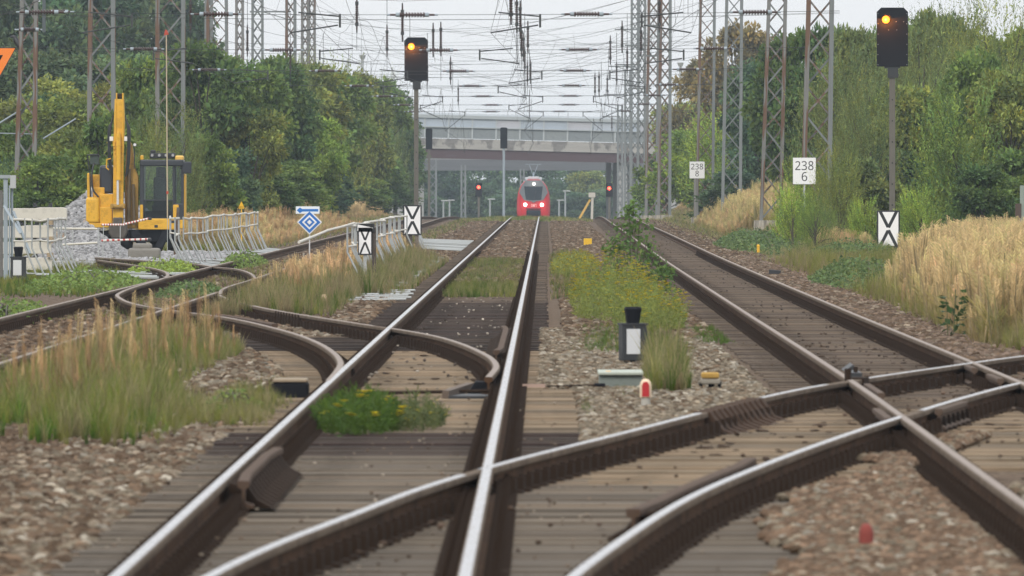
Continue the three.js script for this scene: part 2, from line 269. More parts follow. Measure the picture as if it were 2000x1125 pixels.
const sw2 = thing('railway_switch', 'rusty S-curved crossover leading left from the main track past the tall grass', 'railway switch');
rail(sw2, RL.C, 108, 189.7, [[108, 145.4], [147.6, 189.7]], M.barRusty); rail(sw2, RL.D, 106, 222, [[106, 166], [168, 222]], M.barRusty);
sleepers(sw2, 150, 200, (d) => RL.D(d) - 0.5, (d) => RL.C(Math.min(d, 189)) + 0.5, K('brown'), false);
fastenings(sw2, [[RL.C, 112, 189], [RL.D, 116, 215]]);
{
  for (let i = 0; i < 9; i++) { const d = 160.5 + i * 0.62, x = RL.C(d), ang = -Math.atan(RL.C(d + 0.5) - RL.C(d - 0.5)); part('rib', prism([[-0.05, 0.0], [0.045, 0.0], [0.09, -0.06], [0.14, -0.13], [0.26, -0.175], [0.26, -0.195], [-0.09, -0.195]], 0.16, 0.008).rotateY(ang).translate(x, 0, -d), M.fast, sw2); }
  part('guard_rail', sweep(PROF, RL.D, 149, 161, true, 0.13, 0.01, 0.04), guardM, sw2);
}
const sw3 = thing('railway_switch', 'far left turnout curving off towards the excavator and grey stone heap', 'railway switch');
rail(sw3, RL.E, 223, 290, [[223, 254.5], [257, 290]], M.barRusty); rail(sw3, RL.F, 226, 280, [[226, 280]], M.barRusty);
fastenings(sw3, [[RL.E, 226, 285], [RL.F, 233, 275]]);
sleepers(sw3, 228, 290, (d) => RL.F(Math.min(d, 280)) - 0.5, (d) => RL.E(d) + 0.5, K('brown'), false);
// steel sleeper ends and the covered point machine at the rail
{
  const pm = thing('point_machine', 'dark point machine with a tan lid at the left main rail by the switch tongue', 'point machine', [-2.24, -0.17, -108]);
  part('housing', [rbox(0.32, 0.15, 0.6, 0.02, 0, 0.05, 0), box(0.4, 0.03, 0.7, 0, -0.03, 0)], M.blackMatt, pm); part('lid', rbox(0.30, 0.03, 0.62, 0.01, 0, 0.145, 0), S([0.30, 0.24, 0.17], { map: T.grit }), pm);
  part('drive_rod', bar(V(0.1, 0.02, 0), V(1.75, 0.05, 0), 0.03, 0.03, 8), M.fast, pm);
  const hl = thing('switch_lock', 'black greasy switch lock bars under the curved tongue rail tip', 'switch lock', [-0.62, -0.165, -107.6]);
  part('plate', box(0.55, 0.035, 1.2, 0.05, 0.0, 0), M.black, hl); part('bar', bar(V(-0.25, 0.03, 0.6), V(-0.05, 0.06, -1.8), 0.06, 0.07), S([0.12, 0.09, 0.07]), hl);
  part('bracket', prism([[-0.12, 0], [0.16, 0], [0.05, 0.11], [-0.05, 0.11]], 0.5, 0.01).translate(0.05, 0.01, -1), M.blackMatt, hl);
  const cl = thing('rail_clamp', 'black clamp bolted beside the right-hand rail near the diamond crossing', 'rail clamp', [RL.rightL(110) + 0.12, -0.02, -110]);
  part('clamp', [box(0.10, 0.06, 1.6, 0, 0.01, 0), prism([[-0.05, 0], [0.08, 0], [0.03, 0.06]], 1.2, 0.008).translate(0, 0.02, -2.2)], M.black, cl); part('bolt', cyl(0.02, 0.02, 0.14, 0, 0.02, 0.5, 8), M.fast, cl);
}
// ---------- loose ballast ----------
const stoneGeo = (() => { const g = new THREE.IcosahedronGeometry(1, 0), p = g.attributes.position, r = rng(5), key = {}; for (let i = 0; i < p.count; i++) { const k = [p.getX(i), p.getY(i), p.getZ(i)].map((v) => v.toFixed(2)).join(); const s = key[k] ??= 0.7 + 0.55 * r(); p.setXYZ(i, p.getX(i) * s, p.getY(i) * s * 0.75, p.getZ(i) * s); } g.computeVertexNormals(); return g; })();
const stoneMat = S(1, { p: 1, specularIntensity: 0.15, map: T.grit, roughness: 1 });
function scatter(name, geo, mat, list, label, cat, parent = scene) {  // list of [x, y, d, sx, sy, sz, turn, tiltX, r, g, b]
  const m = new THREE.InstancedMesh(geo, mat, list.length), e = new THREE.Euler(), q = new THREE.Quaternion(), M4 = new THREE.Matrix4(), c = new THREE.Color(), s = V(1, 1, 1), p = V(0, 0, 0);
  list.forEach((a, i) => { m.setMatrixAt(i, M4.compose(p.set(a[0], a[1], -a[2]), q.setFromEuler(e.set(a[7], a[6], a[11] ?? 0)), s.set(a[3], a[4], a[5]))); m.setColorAt(i, c.setRGB(a[8], a[9], a[10])); });
  m.name = parent === scene ? numbered(name) : name; m.castShadow = m.receiveShadow = true; parent.add(m); return stuff(m, label, cat);
}
{
  const r = rng(21), big = [], brown = [], far = [];
  const nearRail = (x, d) => { for (const k in RL) { const f = RL[k]; if (d > f.from && d < f.to && Math.abs(x - f(d)) < 0.13) return true; } return false; };
  const put = (L, n, a, b, x0, x1, size, tone, lift = 0) => { for (let i = 0; i < n; i++) { const d = a * Math.pow(b / a, r()), l = x0(d), w = x1(d); if (w <= l) continue; const x = lerp(l, w, r()); if (nearRail(x, d)) continue; const s = size * (0.6 + 0.8 * r()), t = tone(x, d), k = 0.38 + 0.95 * r() * r() + 0.25 * r(); L.push([x, hgt(x, d) + 0.012 + s * 0.35 + lift, d, s, s * (0.7 + 0.4 * r()), s, r() * 6.3, (r() - 0.5), t[0] * k, t[1] * k, t[2] * k]); } };
  const pale = () => r() < 0.6 ? [0.245, 0.205, 0.152] : r() < 0.7 ? [0.155, 0.110, 0.074] : [0.37, 0.335, 0.275], dk = () => r() < 0.8 ? [0.155, 0.108, 0.074] : [0.27, 0.222, 0.168];
  put(big, 19000, 50, 112, K(-5), K(-2.36), 0.036, (x, d) => (r() < 0.45 * ss(-3.9, -3.0, x) ? pale() : dk()));
  put(big, 9000, 112, 175, K(-4.9), (d) => d < 150 ? RL.D(d) - 0.55 : -2.5, 0.040, () => r() < 0.6 ? pale() : dk());
  put(big, 24000, 77, 160, (d) => d < 112 ? 0.28 : -0.05, (d) => Math.min(RL.A(d) - 0.42, 2.0), 0.034, pale);
  put(big, 17000, 51, 90, (d) => RL.B(d) + lerp(0.8, 0.35, ss(53, 70, d)) + 0.7 * (fbm(d * 0.031, 0.3, 16, 4, 3, 17) - 0.5) + 0.5 * r() * r(), (d) => Math.max(RL.rightL(d) - 0.25, RL.B(d) + 0.6), 0.036, () => r() < 0.35 ? pale() : [0.20, 0.135, 0.092], 0.03);
  put(big, 4500, 51, 76, (d) => RL.rightL(d) + 0.3, (d) => RL.rightL(d) + 2.5, 0.036, pale);
  put(big, 9000, 118, 330, (d) => RL.rightR(d) + 0.42, (d) => RL.rightR(d) + 1.25, 0.045, () => r() < 0.55 ? dk() : [0.21, 0.155, 0.12]);
  put(brown, 15000, 150, 700, K(0.25), K(2.1), 0.05, dk); put(brown, 15000, 160, 700, K(-4.5), K(-2.4), 0.05, dk);
  put(brown, 9000, 230, 720, K(-1.7), K(-0.5), 0.05, dk, 0.05); put(brown, 6000, 150, 700, (d) => RL.rightR(d) + 0.4, (d) => RL.rightR(d) + 1.6, 0.05, dk);
  put(brown, 260, 100, 420, (d) => RL.rightL(d) + 0.2, (d) => RL.rightR(d) - 0.2, 0.017, () => [0.14, 0.11, 0.09], 0.04);
  put(brown, 130, 113, 200, K(-1.7), K(-0.5), 0.016, () => r() < 0.5 ? [0.1, 0.08, 0.07] : [0.45, 0.4, 0.34], 0.04);
  put(brown, 60, 60, 110, (d) => RL.A(d), (d) => RL.B(d), 0.018, () => [0.12, 0.085, 0.065], 0.04);
  put(brown, 7000, 110, 420, K(-6.8), K(-5.3), 0.045, dk);
  put(brown, 420, 56, 112, K(-2.3), (d) => d < 76 ? RL.B(d) + 0.5 : 0.1, 0.011, () => r() < 0.6 ? [0.2, 0.155, 0.12] : [0.36, 0.31, 0.25], 0.045);
  put(brown, 260, 76, 150, (d) => d < 96 ? RL.A(d) - 0.4 : RL.rightL(d) - 0.4, (d) => RL.rightR(d) + 0.4, 0.012, () => [0.13, 0.095, 0.07], 0.045);
  const clods = []; for (let i = 0; i < 190; i++) { const z = [[84, 100, (d) => RL.A(d) + 0.2, (d) => RL.B(d) - 0.2], [113, 142, K(-1.6), K(-0.6)], [96, 150, (d) => RL.rightL(d) + 0.2, (d) => RL.rightR(d) - 0.2], [92, 104, (d) => RL.rightL(d) + 0.4, (d) => RL.rightR(d)]][Math.floor(r() * 4)], d = lerp(z[0], z[1], r()), x = lerp(z[2](d), z[3](d), r()), s = 0.02 + 0.05 * r() * r(); if (!nearRail(x, d)) clods.push([x, grade(d) - 0.163, d, s, s * 0.35, s * 1.3, r() * 6.3, 0, 0.07, 0.048, 0.034]); }
  const rub = []; for (let i = 0; i < 2600; i++) { const d = lerp(285, 350, r()), x = lerp(-14.5, -8.4, Math.sqrt(r())), s = 0.035 + 0.05 * r() * r(), k = 0.2 + 0.2 * r(); if (fbm(x * 0.2 + 3, d * 0.04, 16, 16, 3, 23) > 0.42) rub.push([x, hgt(x, d) + 0.02, d, s, s * 0.8, s, r() * 6.3, r(), k, k, k * 1.03]); }
  scatter('rubble', stoneGeo, stoneMat, rub, 'grey rubble spread over the ground around the excavator', 'rubble');
  scatter('soil_clods', stoneGeo, stoneMat, clods, 'dark clods of soil lying on the tan sleepers', 'soil');
  scatter('ballast_stones', stoneGeo, stoneMat, big, 'loose pale ballast stones between the near tracks', 'ballast');
  scatter('ballast_stones', stoneGeo, stoneMat, brown, 'rusty brown ballast stones along the far tracks', 'ballast');
}
// ---------- bridge ----------
{
  const d = 1160, s = d / FPX, g = thing('road_bridge', 'hazy road bridge with glass noise barrier crossing above the tracks', 'bridge');
  const X = (px) => (px - VX) * s, Y = (py) => EYE + (VY - py) * s, x0 = X(640), x1 = X(1420), W = x1 - x0, cx = (x0 + x1) / 2;
  const slope = (Y(313) - Y(303)) / (X(1230) - X(830));              // falls slightly to the right
  const deck = new THREE.Group(); deck.name = 'deck'; deck.position.set(X(1000), 0, -d); deck.rotation.z = Math.atan(slope); g.add(deck);
  const C = X(1000), y = (py) => Y(py), conc = S([0.40, 0.395, 0.385], { map: T.concrete, roughness: 0.95 });
  const bw = y(274) - y(294), beam = box(W, bw, 13, cx - C, (y(274) + y(294)) / 2, -6.5);
  const uvb = beam.attributes.uv; for (let i = 0; i < uvb.count; i++) uvb.setX(i, uvb.getX(i) * 2.3);
  part('edge_beam', beam, conc, deck);
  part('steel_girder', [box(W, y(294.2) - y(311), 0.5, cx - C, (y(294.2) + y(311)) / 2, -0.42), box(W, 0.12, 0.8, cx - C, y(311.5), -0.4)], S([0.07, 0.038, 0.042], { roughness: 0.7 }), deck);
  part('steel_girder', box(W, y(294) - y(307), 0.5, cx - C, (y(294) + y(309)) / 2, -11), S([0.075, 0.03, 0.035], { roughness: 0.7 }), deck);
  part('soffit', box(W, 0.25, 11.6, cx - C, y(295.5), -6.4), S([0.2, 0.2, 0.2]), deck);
  const glass = [[0.37, 0.43, 0.50], [0.40, 0.45, 0.51], [0.36, 0.42, 0.49], [0.42, 0.435, 0.48]].map((c) => S(c, { roughness: 0.5 })), low = [[0.21, 0.24, 0.255], [0.24, 0.27, 0.28]].map((c) => S(c, { map: T.grit, roughness: 0.8 })), r = rng(4);
  const step = 46.5 * s;
  for (let x = x0, i = 0; x < x1 - 0.1; x += step, i++) {
    part('glass_panel', box(step - 0.12, y(234) - y(251), 0.06, x + step / 2 - C, y(242.5), -0.1), glass[Math.floor(r() * 4)], deck);
    part('lower_panel', box(step - 0.1, y(252) - y(273), 0.1, x + step / 2 - C, y(262.5), -0.1), low[i % 2], deck);
    part('barrier_post', box(0.14, y(230) - y(274), 0.2, x - C, y(252), -0.02), S([0.42, 0.46, 0.48]), deck);
  }
  part('barrier_rail', [box(W, 0.3, 0.25, cx - C, y(231), 0.02), box(W, 0.1, 0.2, cx - C, y(251.4), 0.05)], S([0.36, 0.40, 0.42]), deck);
  part('far_barrier', box(W, 1.5, 0.1, cx - C, y(230) - 0.4, -12.6), S([0.5, 0.55, 0.6]), deck);
  for (const [a, b] of [[775, 843], [905, 987], [1003, 1087], [1105, 1180]]) { const p = [V(X(a) - C, y(229), -3), V(X(a) - C, y(215), -3), V(X(b) - C, y(215), -3), V(X(b) - C, y(229), -3)]; part('sign_frame', [bar(p[0], p[1], 0.07), bar(p[1], p[2], 0.07), bar(p[2], p[3], 0.07)], S([0.4, 0.43, 0.45]), deck); }
  const pierM = S([0.36, 0.37, 0.37], { map: T.grit });
  for (const [px, w, zz] of [[1216, 0.85, -1], [1236, 1.0, -4], [1204, 0.6, -9], [1190, 0.5, -11], [818, 0.9, -2], [800, 0.7, -9]]) { const h = Y(306) - (grade(d) - 0.5); part('pier', box(w, h, 0.9, X(px), grade(d) - 0.5 + h / 2, -d + zz), pierM, g); }
  part('abutment', box(8, 6.5, 13, X(1330) + 2, Y(306) - 3.4, -d - 6), pierM, g); part('abutment', box(8, 6.5, 13, X(740) - 1, Y(306) - 3.4, -d - 6), pierM, g);
}
{
  const d = 1340, s = d / FPX, b = thing('rail_bridge', 'second dark bridge span seen beneath the road bridge', 'bridge', [0, 0, -d]), X = (px) => (px - VX) * s, Y = (py) => EYE + (VY - py) * s;
  part('girder', box(X(1420) - X(640), Y(312) - Y(333), 0.6, (X(1420) + X(640)) / 2, (Y(312) + Y(333)) / 2, 0), S([0.12, 0.125, 0.135], { map: T.grit }), b); part('deck', box(X(1420) - X(640), 0.4, 8, (X(1420) + X(640)) / 2, Y(313), -4.4), S([0.2, 0.2, 0.2]), b);
  for (const px of [800, 1215]) part('pier', box(0.9, Y(330) - grade(d) + 1, 0.9, X(px), (Y(330) + grade(d) - 1) / 2, -0.9), S([0.3, 0.31, 0.32]), b);
}
// ---------- lattice masts ----------
const mastTint = { rust: S(1, { map: T.rustMetal, roughness: 0.85 }), grey: S([0.175, 0.195, 0.20], { map: T.grit, roughness: 0.6 }), mix: S(1, { map: rep(T.rustMetal, 1, 0.6), roughness: 0.8 }) };
function mast(pxTop, pxBase, d, wTop, wBase, label, tint = 'rust', H = 14, arms = [], single = d < 520) {
  const x = xAt(pxBase, d), y0 = hgt(x, d) - 0.1, yTop0 = yAt(0, d) - y0, lean = (xAt(pxTop, d) - x) / yTop0, wAt = (h) => lerp(wBase, wTop, h / yTop0) * d / FPX;
  const t = thing('catenary_mast', label, 'catenary mast', [x, y0, -d], 0), lw = d > 650 ? 0.17 : 0.125, m = mastTint[tint];
  const P = (h, i, j) => V(lean * h + i * wAt(h) / 2, h, j * wAt(h) / 2);
  for (const [i, j] of [[-1, 1], [1, 1], [-1, -1], [1, -1]]) { const g = bar(P(0, i, j), P(H, i, j), lw, lw); part('leg', g, j > 0 && i > 0 && tint === 'mix' ? mastTint.grey : m, t); }
  const bits = []; let h = 0.4, k = 0;
  while (h < H - 1) { const st = Math.max(0.75, wAt(h) * 1.2), a = k % 2 ? 1 : -1; bits.push([P(h, a, 1), P(h + st, -a, 1), k], [P(h, -a, -1), P(h + st, a, -1), k + 1], [P(h, 1, a), P(h + st, 1, -a), k], [P(h, -1, -a), P(h + st, -1, a), k]); h += st; k++; }
  if (single) for (const [a, b, kk] of bits) part('brace', bar(a, b, 0.058, 0.025), kk % 3 === 0 ? mastTint.grey : m, t);
  else part('lattice', bits.map(([a, b]) => bar(a, b, d > 600 ? 0.085 : 0.045, 0.035)), m, t);
  part('footing', box(wBase * d / FPX + 0.5, 0.5, wBase * d / FPX + 0.5, 0, 0.1, 0), M.concrete, t);
  for (const [hh, len, side] of arms) part('bracket_arm', [bar(V(0, hh, 0), V(side * len, hh, 0), 0.09), bar(V(0, hh - 0.5, 0), V(side * len * 0.7, hh, 0), 0.05)], mastTint.grey, t);
  return t;
}
mast(57, 47, 385, 27, 38, 'slim rusty lattice mast at the far left behind the lantern', 'rust');
{
  const m1 = scene.getObjectByName('catenary_mast'), o = m1.position, L = (px, py) => at(px, py, 385).sub(o);
  part('registration_tube', bar(L(-10, 246), L(42, 214), 0.055, 0.055, 8), M.galvBlue, m1); part('registration_tube', bar(L(84, 271), L(148, 232), 0.05, 0.05, 8), M.galvBlue, m1); part('registration_tube', bar(L(-10, 260), L(70, 262), 0.035, 0.035, 8), M.galvBlue, m1);
}
mast(199, 197, 400, 44, 50, 'wide grey and rust lattice mast left of the excavator boom', 'mix');
mast(333, 332, 425, 50, 51, 'wide rusty lattice mast right above the excavator cab', 'mix');
mast(424, 426, 545, 36, 38, 'broad grey lattice mast rising behind the left walnut tree', 'mix', 16, [[9.4, 1.6, -1]]);
mast(408, 408, 700, 11, 12, 'thin mast close to the left of the broad grey mast', 'grey', 18);
mast(468, 468, 780, 12, 13, 'slender rust-brown mast above the left trees, third in the row', 'rust', 20);
mast(503, 503, 640, 19, 20, 'pale galvanised mast standing among the left masts', 'grey', 17);
mast(568, 568, 720, 16, 18, 'grey mast carrying cross arms left of the catenary loop', 'mix', 18, [[11, 2.4, -1]]);
mast(596, 596, 800, 11, 12, 'left leg of the twin masts over the left tree row', 'rust', 19);
mast(609, 609, 830, 11, 12, 'right leg of the twin masts over the left tree row', 'rust', 19);
mast(1602, 1592, 366, 45, 52, 'tall lattice mast just behind the larger kilometre board', 'mix');
mast(1518, 1505, 452, 32, 38, 'rust-brown lattice mast beside the dark tree on the right', 'rust');
mast(1434, 1428, 520, 29, 35, 'galvanised pale lattice mast beside the brownish tree', 'grey', 15);
mast(1382, 1376, 564, 27, 31, 'rusty lattice mast rising behind the smaller kilometre board', 'mix', 16);
mast(1300, 1297, 690, 18, 22, 'front lattice mast of the cluster right of the bridge pier', 'mix', 18, [[11.0, 1.0, -1], [9.3, 1.0, -1]]);
mast(1277, 1272, 740, 19, 21, 'second lattice mast of the cluster, with wide cross arms', 'mix', 19, [[10.6, 1.6, -1], [8, 1.4, -1]]);
mast(1254, 1252, 840, 12, 14, 'pale slim mast of the cluster over the bridge', 'grey', 20, [[13.2, 1.8, -1], [10.8, 1.8, -1]]);
mast(1240, 1240, 930, 12, 14, 'hazy mast of the cluster, third from its left edge', 'grey', 20, [[12, 2, -1]]);
mast(1226, 1226, 1020, 9, 11, 'hazy grey mast, second in the cluster over the bridge', 'grey', 13, [[11, 2, -1]]);
mast(1211, 1211, 1090, 8, 9, 'faint leftmost mast in the cluster over the bridge', 'grey', 11, [[10, 1.6, -1]]);
mast(845, 845, 1240, 12, 14, 'hazy grey lattice mast standing under the bridge at left', 'grey', 7);
mast(905, 905, 1270, 7, 8, 'thin hazy mast under the bridge left of the train', 'grey', 7);
mast(1020, 1020, 1330, 6, 7, 'thin hazy mast under the bridge beside the train nose', 'grey', 7);
// ---------- overhead line: cross spans and wires ----------
const wr = (d) => 0.0025 + 0.000015 * d;                           // cable bundle, half thickness
function insulator(px, py, d, vertical, parent, len = 0.62) {
  const g = [], n = 9; for (let i = 0; i < n; i++) g.push(cyl(vertical ? 0.055 : 0.072, vertical ? 0.04 : 0.052, len / n * 0.62, 0, (i - (n - 1) / 2) * len / n, 0, 8));
  g.push(cyl(0.03, 0.03, len * 1.7, 0, 0, 0, 6)); const m = merge(g); if (!vertical) m.rotateZ(Math.PI / 2);
  const c = part('insulator', m, M.insul, parent), p = at(px, py, d); c.position.set(p.x, p.y, p.z);
  for (const s of [-1, 1]) { const cap = merge([cyl(0.055, 0.055, 0.10, 0, s * len * 0.56, 0, 8), cyl(0.026, 0.026, 0.3, 0, s * len * 0.75, 0, 6)]); if (!vertical) cap.rotateZ(Math.PI / 2); part('end_cap', cap, vertical ? M.wire : M.galvBlue, c); }
}
const SPANS = [[310, 29, 'nearest'], [388, 98, 'second'], [462, 139, 'third'], [540, 168, 'fourth'], [620, 188, 'fifth'], [700, 205, 'sixth'], [790, 218, 'farthest']];
const zig = (n, i) => (n % 2 ? 0.28 : -0.28) * (i % 2 ? -1 : 1);
const LINES = [[-11.4, 'outer left siding'], [-6.15, 'left track'], [-1.1, 'main track'], [3.4, 'right track']];
SPANS.forEach(([d, py, nth], n) => {
  const t = thing('cross_span', `${nth} wire cross span with dark insulators hung above the tracks`, 'cross span');
  const w = wr(d) * 1.1, L = xAt(n < 2 ? 1640 : 1450, d), l = xAt(n < 2 ? -60 : 240, d), yb = yAt(py, d), sag = (x, k) => k * ((x - (L + l) / 2) / ((L - l) / 2)) ** 2;
  const line = (dy, k) => { const p = []; for (let i = 0; i <= 12; i++) { const x = lerp(l, L, i / 12); p.push(V(x, yb + dy + sag(x, k), -d)); } return p; };
  part('steady_wire', polyTube(line(0, 0.10), w * 0.8, 5), M.wire, t); if (n < 3) part('steady_wire', polyTube(line(-0.12, 0.16), w * 0.5, 5), M.wire, t);
  part('bearer_wire', polyTube(line(1.55, 2.8), w * 0.65, 5), M.wire, t); if (n) part('bearer_wire', polyTube(line(0.95, 0.25), w * 0.5, 5), M.wire, t);
  for (const x of [-12.6, -8.2, -3.25, 1.15, 5.4]) { const px = VX + x * FPX / d, q = yb + sag(x, 0.1); if (px > 0 && px < 1900) insulator(px + ((n * 37) % 17 - 8), VY - (q - EYE) * FPX / d, d, false, t, 0.66); }
  for (const [x, who] of LINES) {                                     // hangers, vertical insulators and registration arms over each track
    const sgn = (n + (x > 0 ? 1 : 0)) % 2 ? 1 : -1, cx = x + zig(n, x > 0 ? 1 : 0), hx = cx - sgn * 1.25, yC = 5.55 + grade(d) * (d > 650 ? 1 : 0);
    if (n < 5) insulator(VX + (x + 0.2) * FPX / d, VY - (yb + 1.15 - EYE) * FPX / d, d, true, t, 0.6);
    part('hanger', bar(V(x + 0.2, yb + 3.2, -d), V(x + 0.2, yb + 1.4, -d), w * 2, w * 2, 5), M.wire, t); part('hanger', bar(V(x + 0.2, yb + 0.85, -d), V(x + 0.2, yb, -d), w * 1.6, w * 1.6, 5), M.wire, t); part('bracket', bar(V(hx, yb + 0.02, -d), V(hx, yb - 0.32, -d), 0.055), M.wire, t);
    part('registration_arm', [bar(V(hx, yb - 0.04, -d), V(hx + sgn * 1.05, yb + 0.06, -d), 0.042, 0.042, 6), bar(V(hx + sgn * 0.05, yb - 0.26, -d), V(cx, yC, -d), 0.042, 0.042, 6)], M.wire, t);
  }
});
LINES.forEach(([x, who], li) => {
  const t = thing('catenary', `overhead contact line with droppers running above the ${who}`, 'overhead line');
  const con = [], mes = [], drop = [], S2 = [[235, 0, ''], ...SPANS, [880, 0, ''], [980, 0, '']];
  S2.forEach(([d], n) => { con.push(V(x + zig(n + 1, x > 0 ? 1 : 0), 5.55 + grade(d), -d)); });
  for (let n = 0; n + 1 < S2.length; n++) {
    const a = con[n], b = con[n + 1];
    for (let i = 0; i <= 8; i++) { const f = i / 8, c = a.clone().lerp(b, f), s = 1.75 - 4 * 1.25 * f * (1 - f), mp = V(lerp(x + 0.2, c.x, 0.3), c.y + s, c.z); if (i < 8 || n + 2 === S2.length) mes.push(mp); if (i % 2 === 1) drop.push(bar(mp, c, wr(-c.z) * 0.8, wr(-c.z) * 0.8, 4)); }
  }
  const seg = (P, k) => { const o = []; for (let i = 0; i + 1 < P.length; i++) { const w = wr(-P[i].z) * k * 2; o.push(bar(P[i], P[i + 1], w, w, 5)); } return merge(o); };
  part('contact_wire', seg(con, 0.8), M.wire, t); part('messenger_wire', seg(mes, 0.65), M.wire, t); part('droppers', merge(drop), M.wire, t);
});
{ // feeders, loops and jumpers
  const r = rng(61);
  const F = (label, pts, k = 0.7, cat = 'cable') => lone('feeder_cable', polyTube(new THREE.CatmullRomCurve3(pts).getPoints(pts.length * 8), wr(-pts[0].z) * k, 5), M.wire, label, cat);
  F('cable sagging from the top edge past the left signal head', [at(556, -20, 330), at(640, 70, 360), at(700, 118, 400), at(756, 120, 440), at(772, 150, 470), at(830, 176, 560)], 0.9);
  F('jumper loop hanging left of the left signal head', [at(672, -10, 340), at(690, 34, 350), at(720, 44, 360), at(742, 92, 380), at(760, 118, 400)], 0.8);
  F('long thin feeder crossing the sky above the left signal head', [at(560, -12, 420), at(820, 90, 520), at(1010, 124, 640), at(1260, 168, 800)], 0.55);
  F('feeder rising to the top right of the sky', [at(900, 72, 520), at(1060, 40, 460), at(1260, -8, 400)], 0.6);
  F('feeder slanting from the sky centre to the mast cluster', [at(980, 82, 600), at(1120, 50, 560), at(1240, 8, 520)], 0.55);
  F('low feeder slanting up to the mast cluster', [at(1030, 156, 700), at(1150, 118, 690), at(1290, 70, 680)], 0.55);
  F('dark cable climbing past the top of the right lattice masts', [at(1296, 66, 330), at(1340, 34, 330), at(1420, -10, 330)], 0.9);
  F('hanging jumper beside the cable over the right masts', [at(1318, -6, 330), at(1318, 20, 330), at(1320, 48, 330)], 0.7);
  F('pair of slack droppers in the middle of the sky, left one', [at(1090, 70, 560), at(1078, 100, 580), at(1046, 165, 620)], 0.5);
  F('pair of slack droppers in the middle of the sky, right one', [at(1120, 68, 560), at(1126, 110, 580), at(1150, 170, 640)], 0.5);
  F('bundle of cables converging above the train, left strand', [at(985, -8, 320), at(1003, 60, 360), at(1010, 110, 420), at(1012, 180, 560), at(1010, 240, 800)], 0.75);
  F('bundle of cables converging above the train, right strand', [at(1003, -8, 320), at(1010, 50, 380), at(1020, 120, 460), at(1024, 200, 640), at(1022, 250, 860)], 0.75);
}
{
  const t = thing('drop_post', 'dark vertical steel drop post with white-ended insulators at the top left', 'post', [0, 0, 0]);
  part('post', bar(at(86, -60, 330), at(86, 63, 330), 0.09, 0.07), S([0.09, 0.11, 0.12]), t); insulator(58, 58, 330, false, t, 0.34); insulator(115, 23, 350, false, t, 0.38); part('wire', polyTube([at(-20, 36, 340), at(40, 18, 340), at(90, -6, 340)], 0.012, 5), M.wire, t);
}
{
  const t = thing('wire_web', 'web of fine feeder wires slanting between the masts across the sky', 'cable'), r = rng(881);
  for (let i = 0; i < 30; i++) { const d0 = 330 + 60 * Math.floor(r() * 7), d1 = d0 + 70 + 120 * r(), left = r() < 0.5, a = left ? at(560 + 160 * r(), -10 + 100 * r(), d0) : at(1220 + 180 * r(), -10 + 110 * r(), d0), b = at(760 + 480 * r(), 40 + 150 * r(), d1), m = a.clone().lerp(b, 0.5); m.y -= 0.3 + 0.5 * r(); part('wire', polyTube(new THREE.CatmullRomCurve3([a, m, b]).getPoints(10), wr(d0) * 0.5, 4), M.wire, t); }
}
{ // hanging weights and vertical insulators of the middle strand
  const t = thing('cable_drop', 'column of vertical insulators and jumpers over the main track above the train', 'cable');
  for (const [px, py, d] of [[998, 2, 320], [1016, 38, 400], [1031, 72, 470], [1022, 92, 520], [1036, 140, 620], [786, 44, 388], [846, 78, 440], [861, 76, 440], [880, 138, 540], [1162, 166, 620], [1170, 164, 620], [1192, 98, 520], [1215, 72, 470], [1195, 240, 900], [1186, 166, 700], [895, 185, 720]]) {
    insulator(px, py, d, true, t, 0.62); part('jumper', polyTube([at(px, py - 30, d), at(px, py, d), at(px + 1, py + 26, d), at(px + 4, py + 44, d)], wr(d) * 0.7, 5), M.wire, t);
  }
}
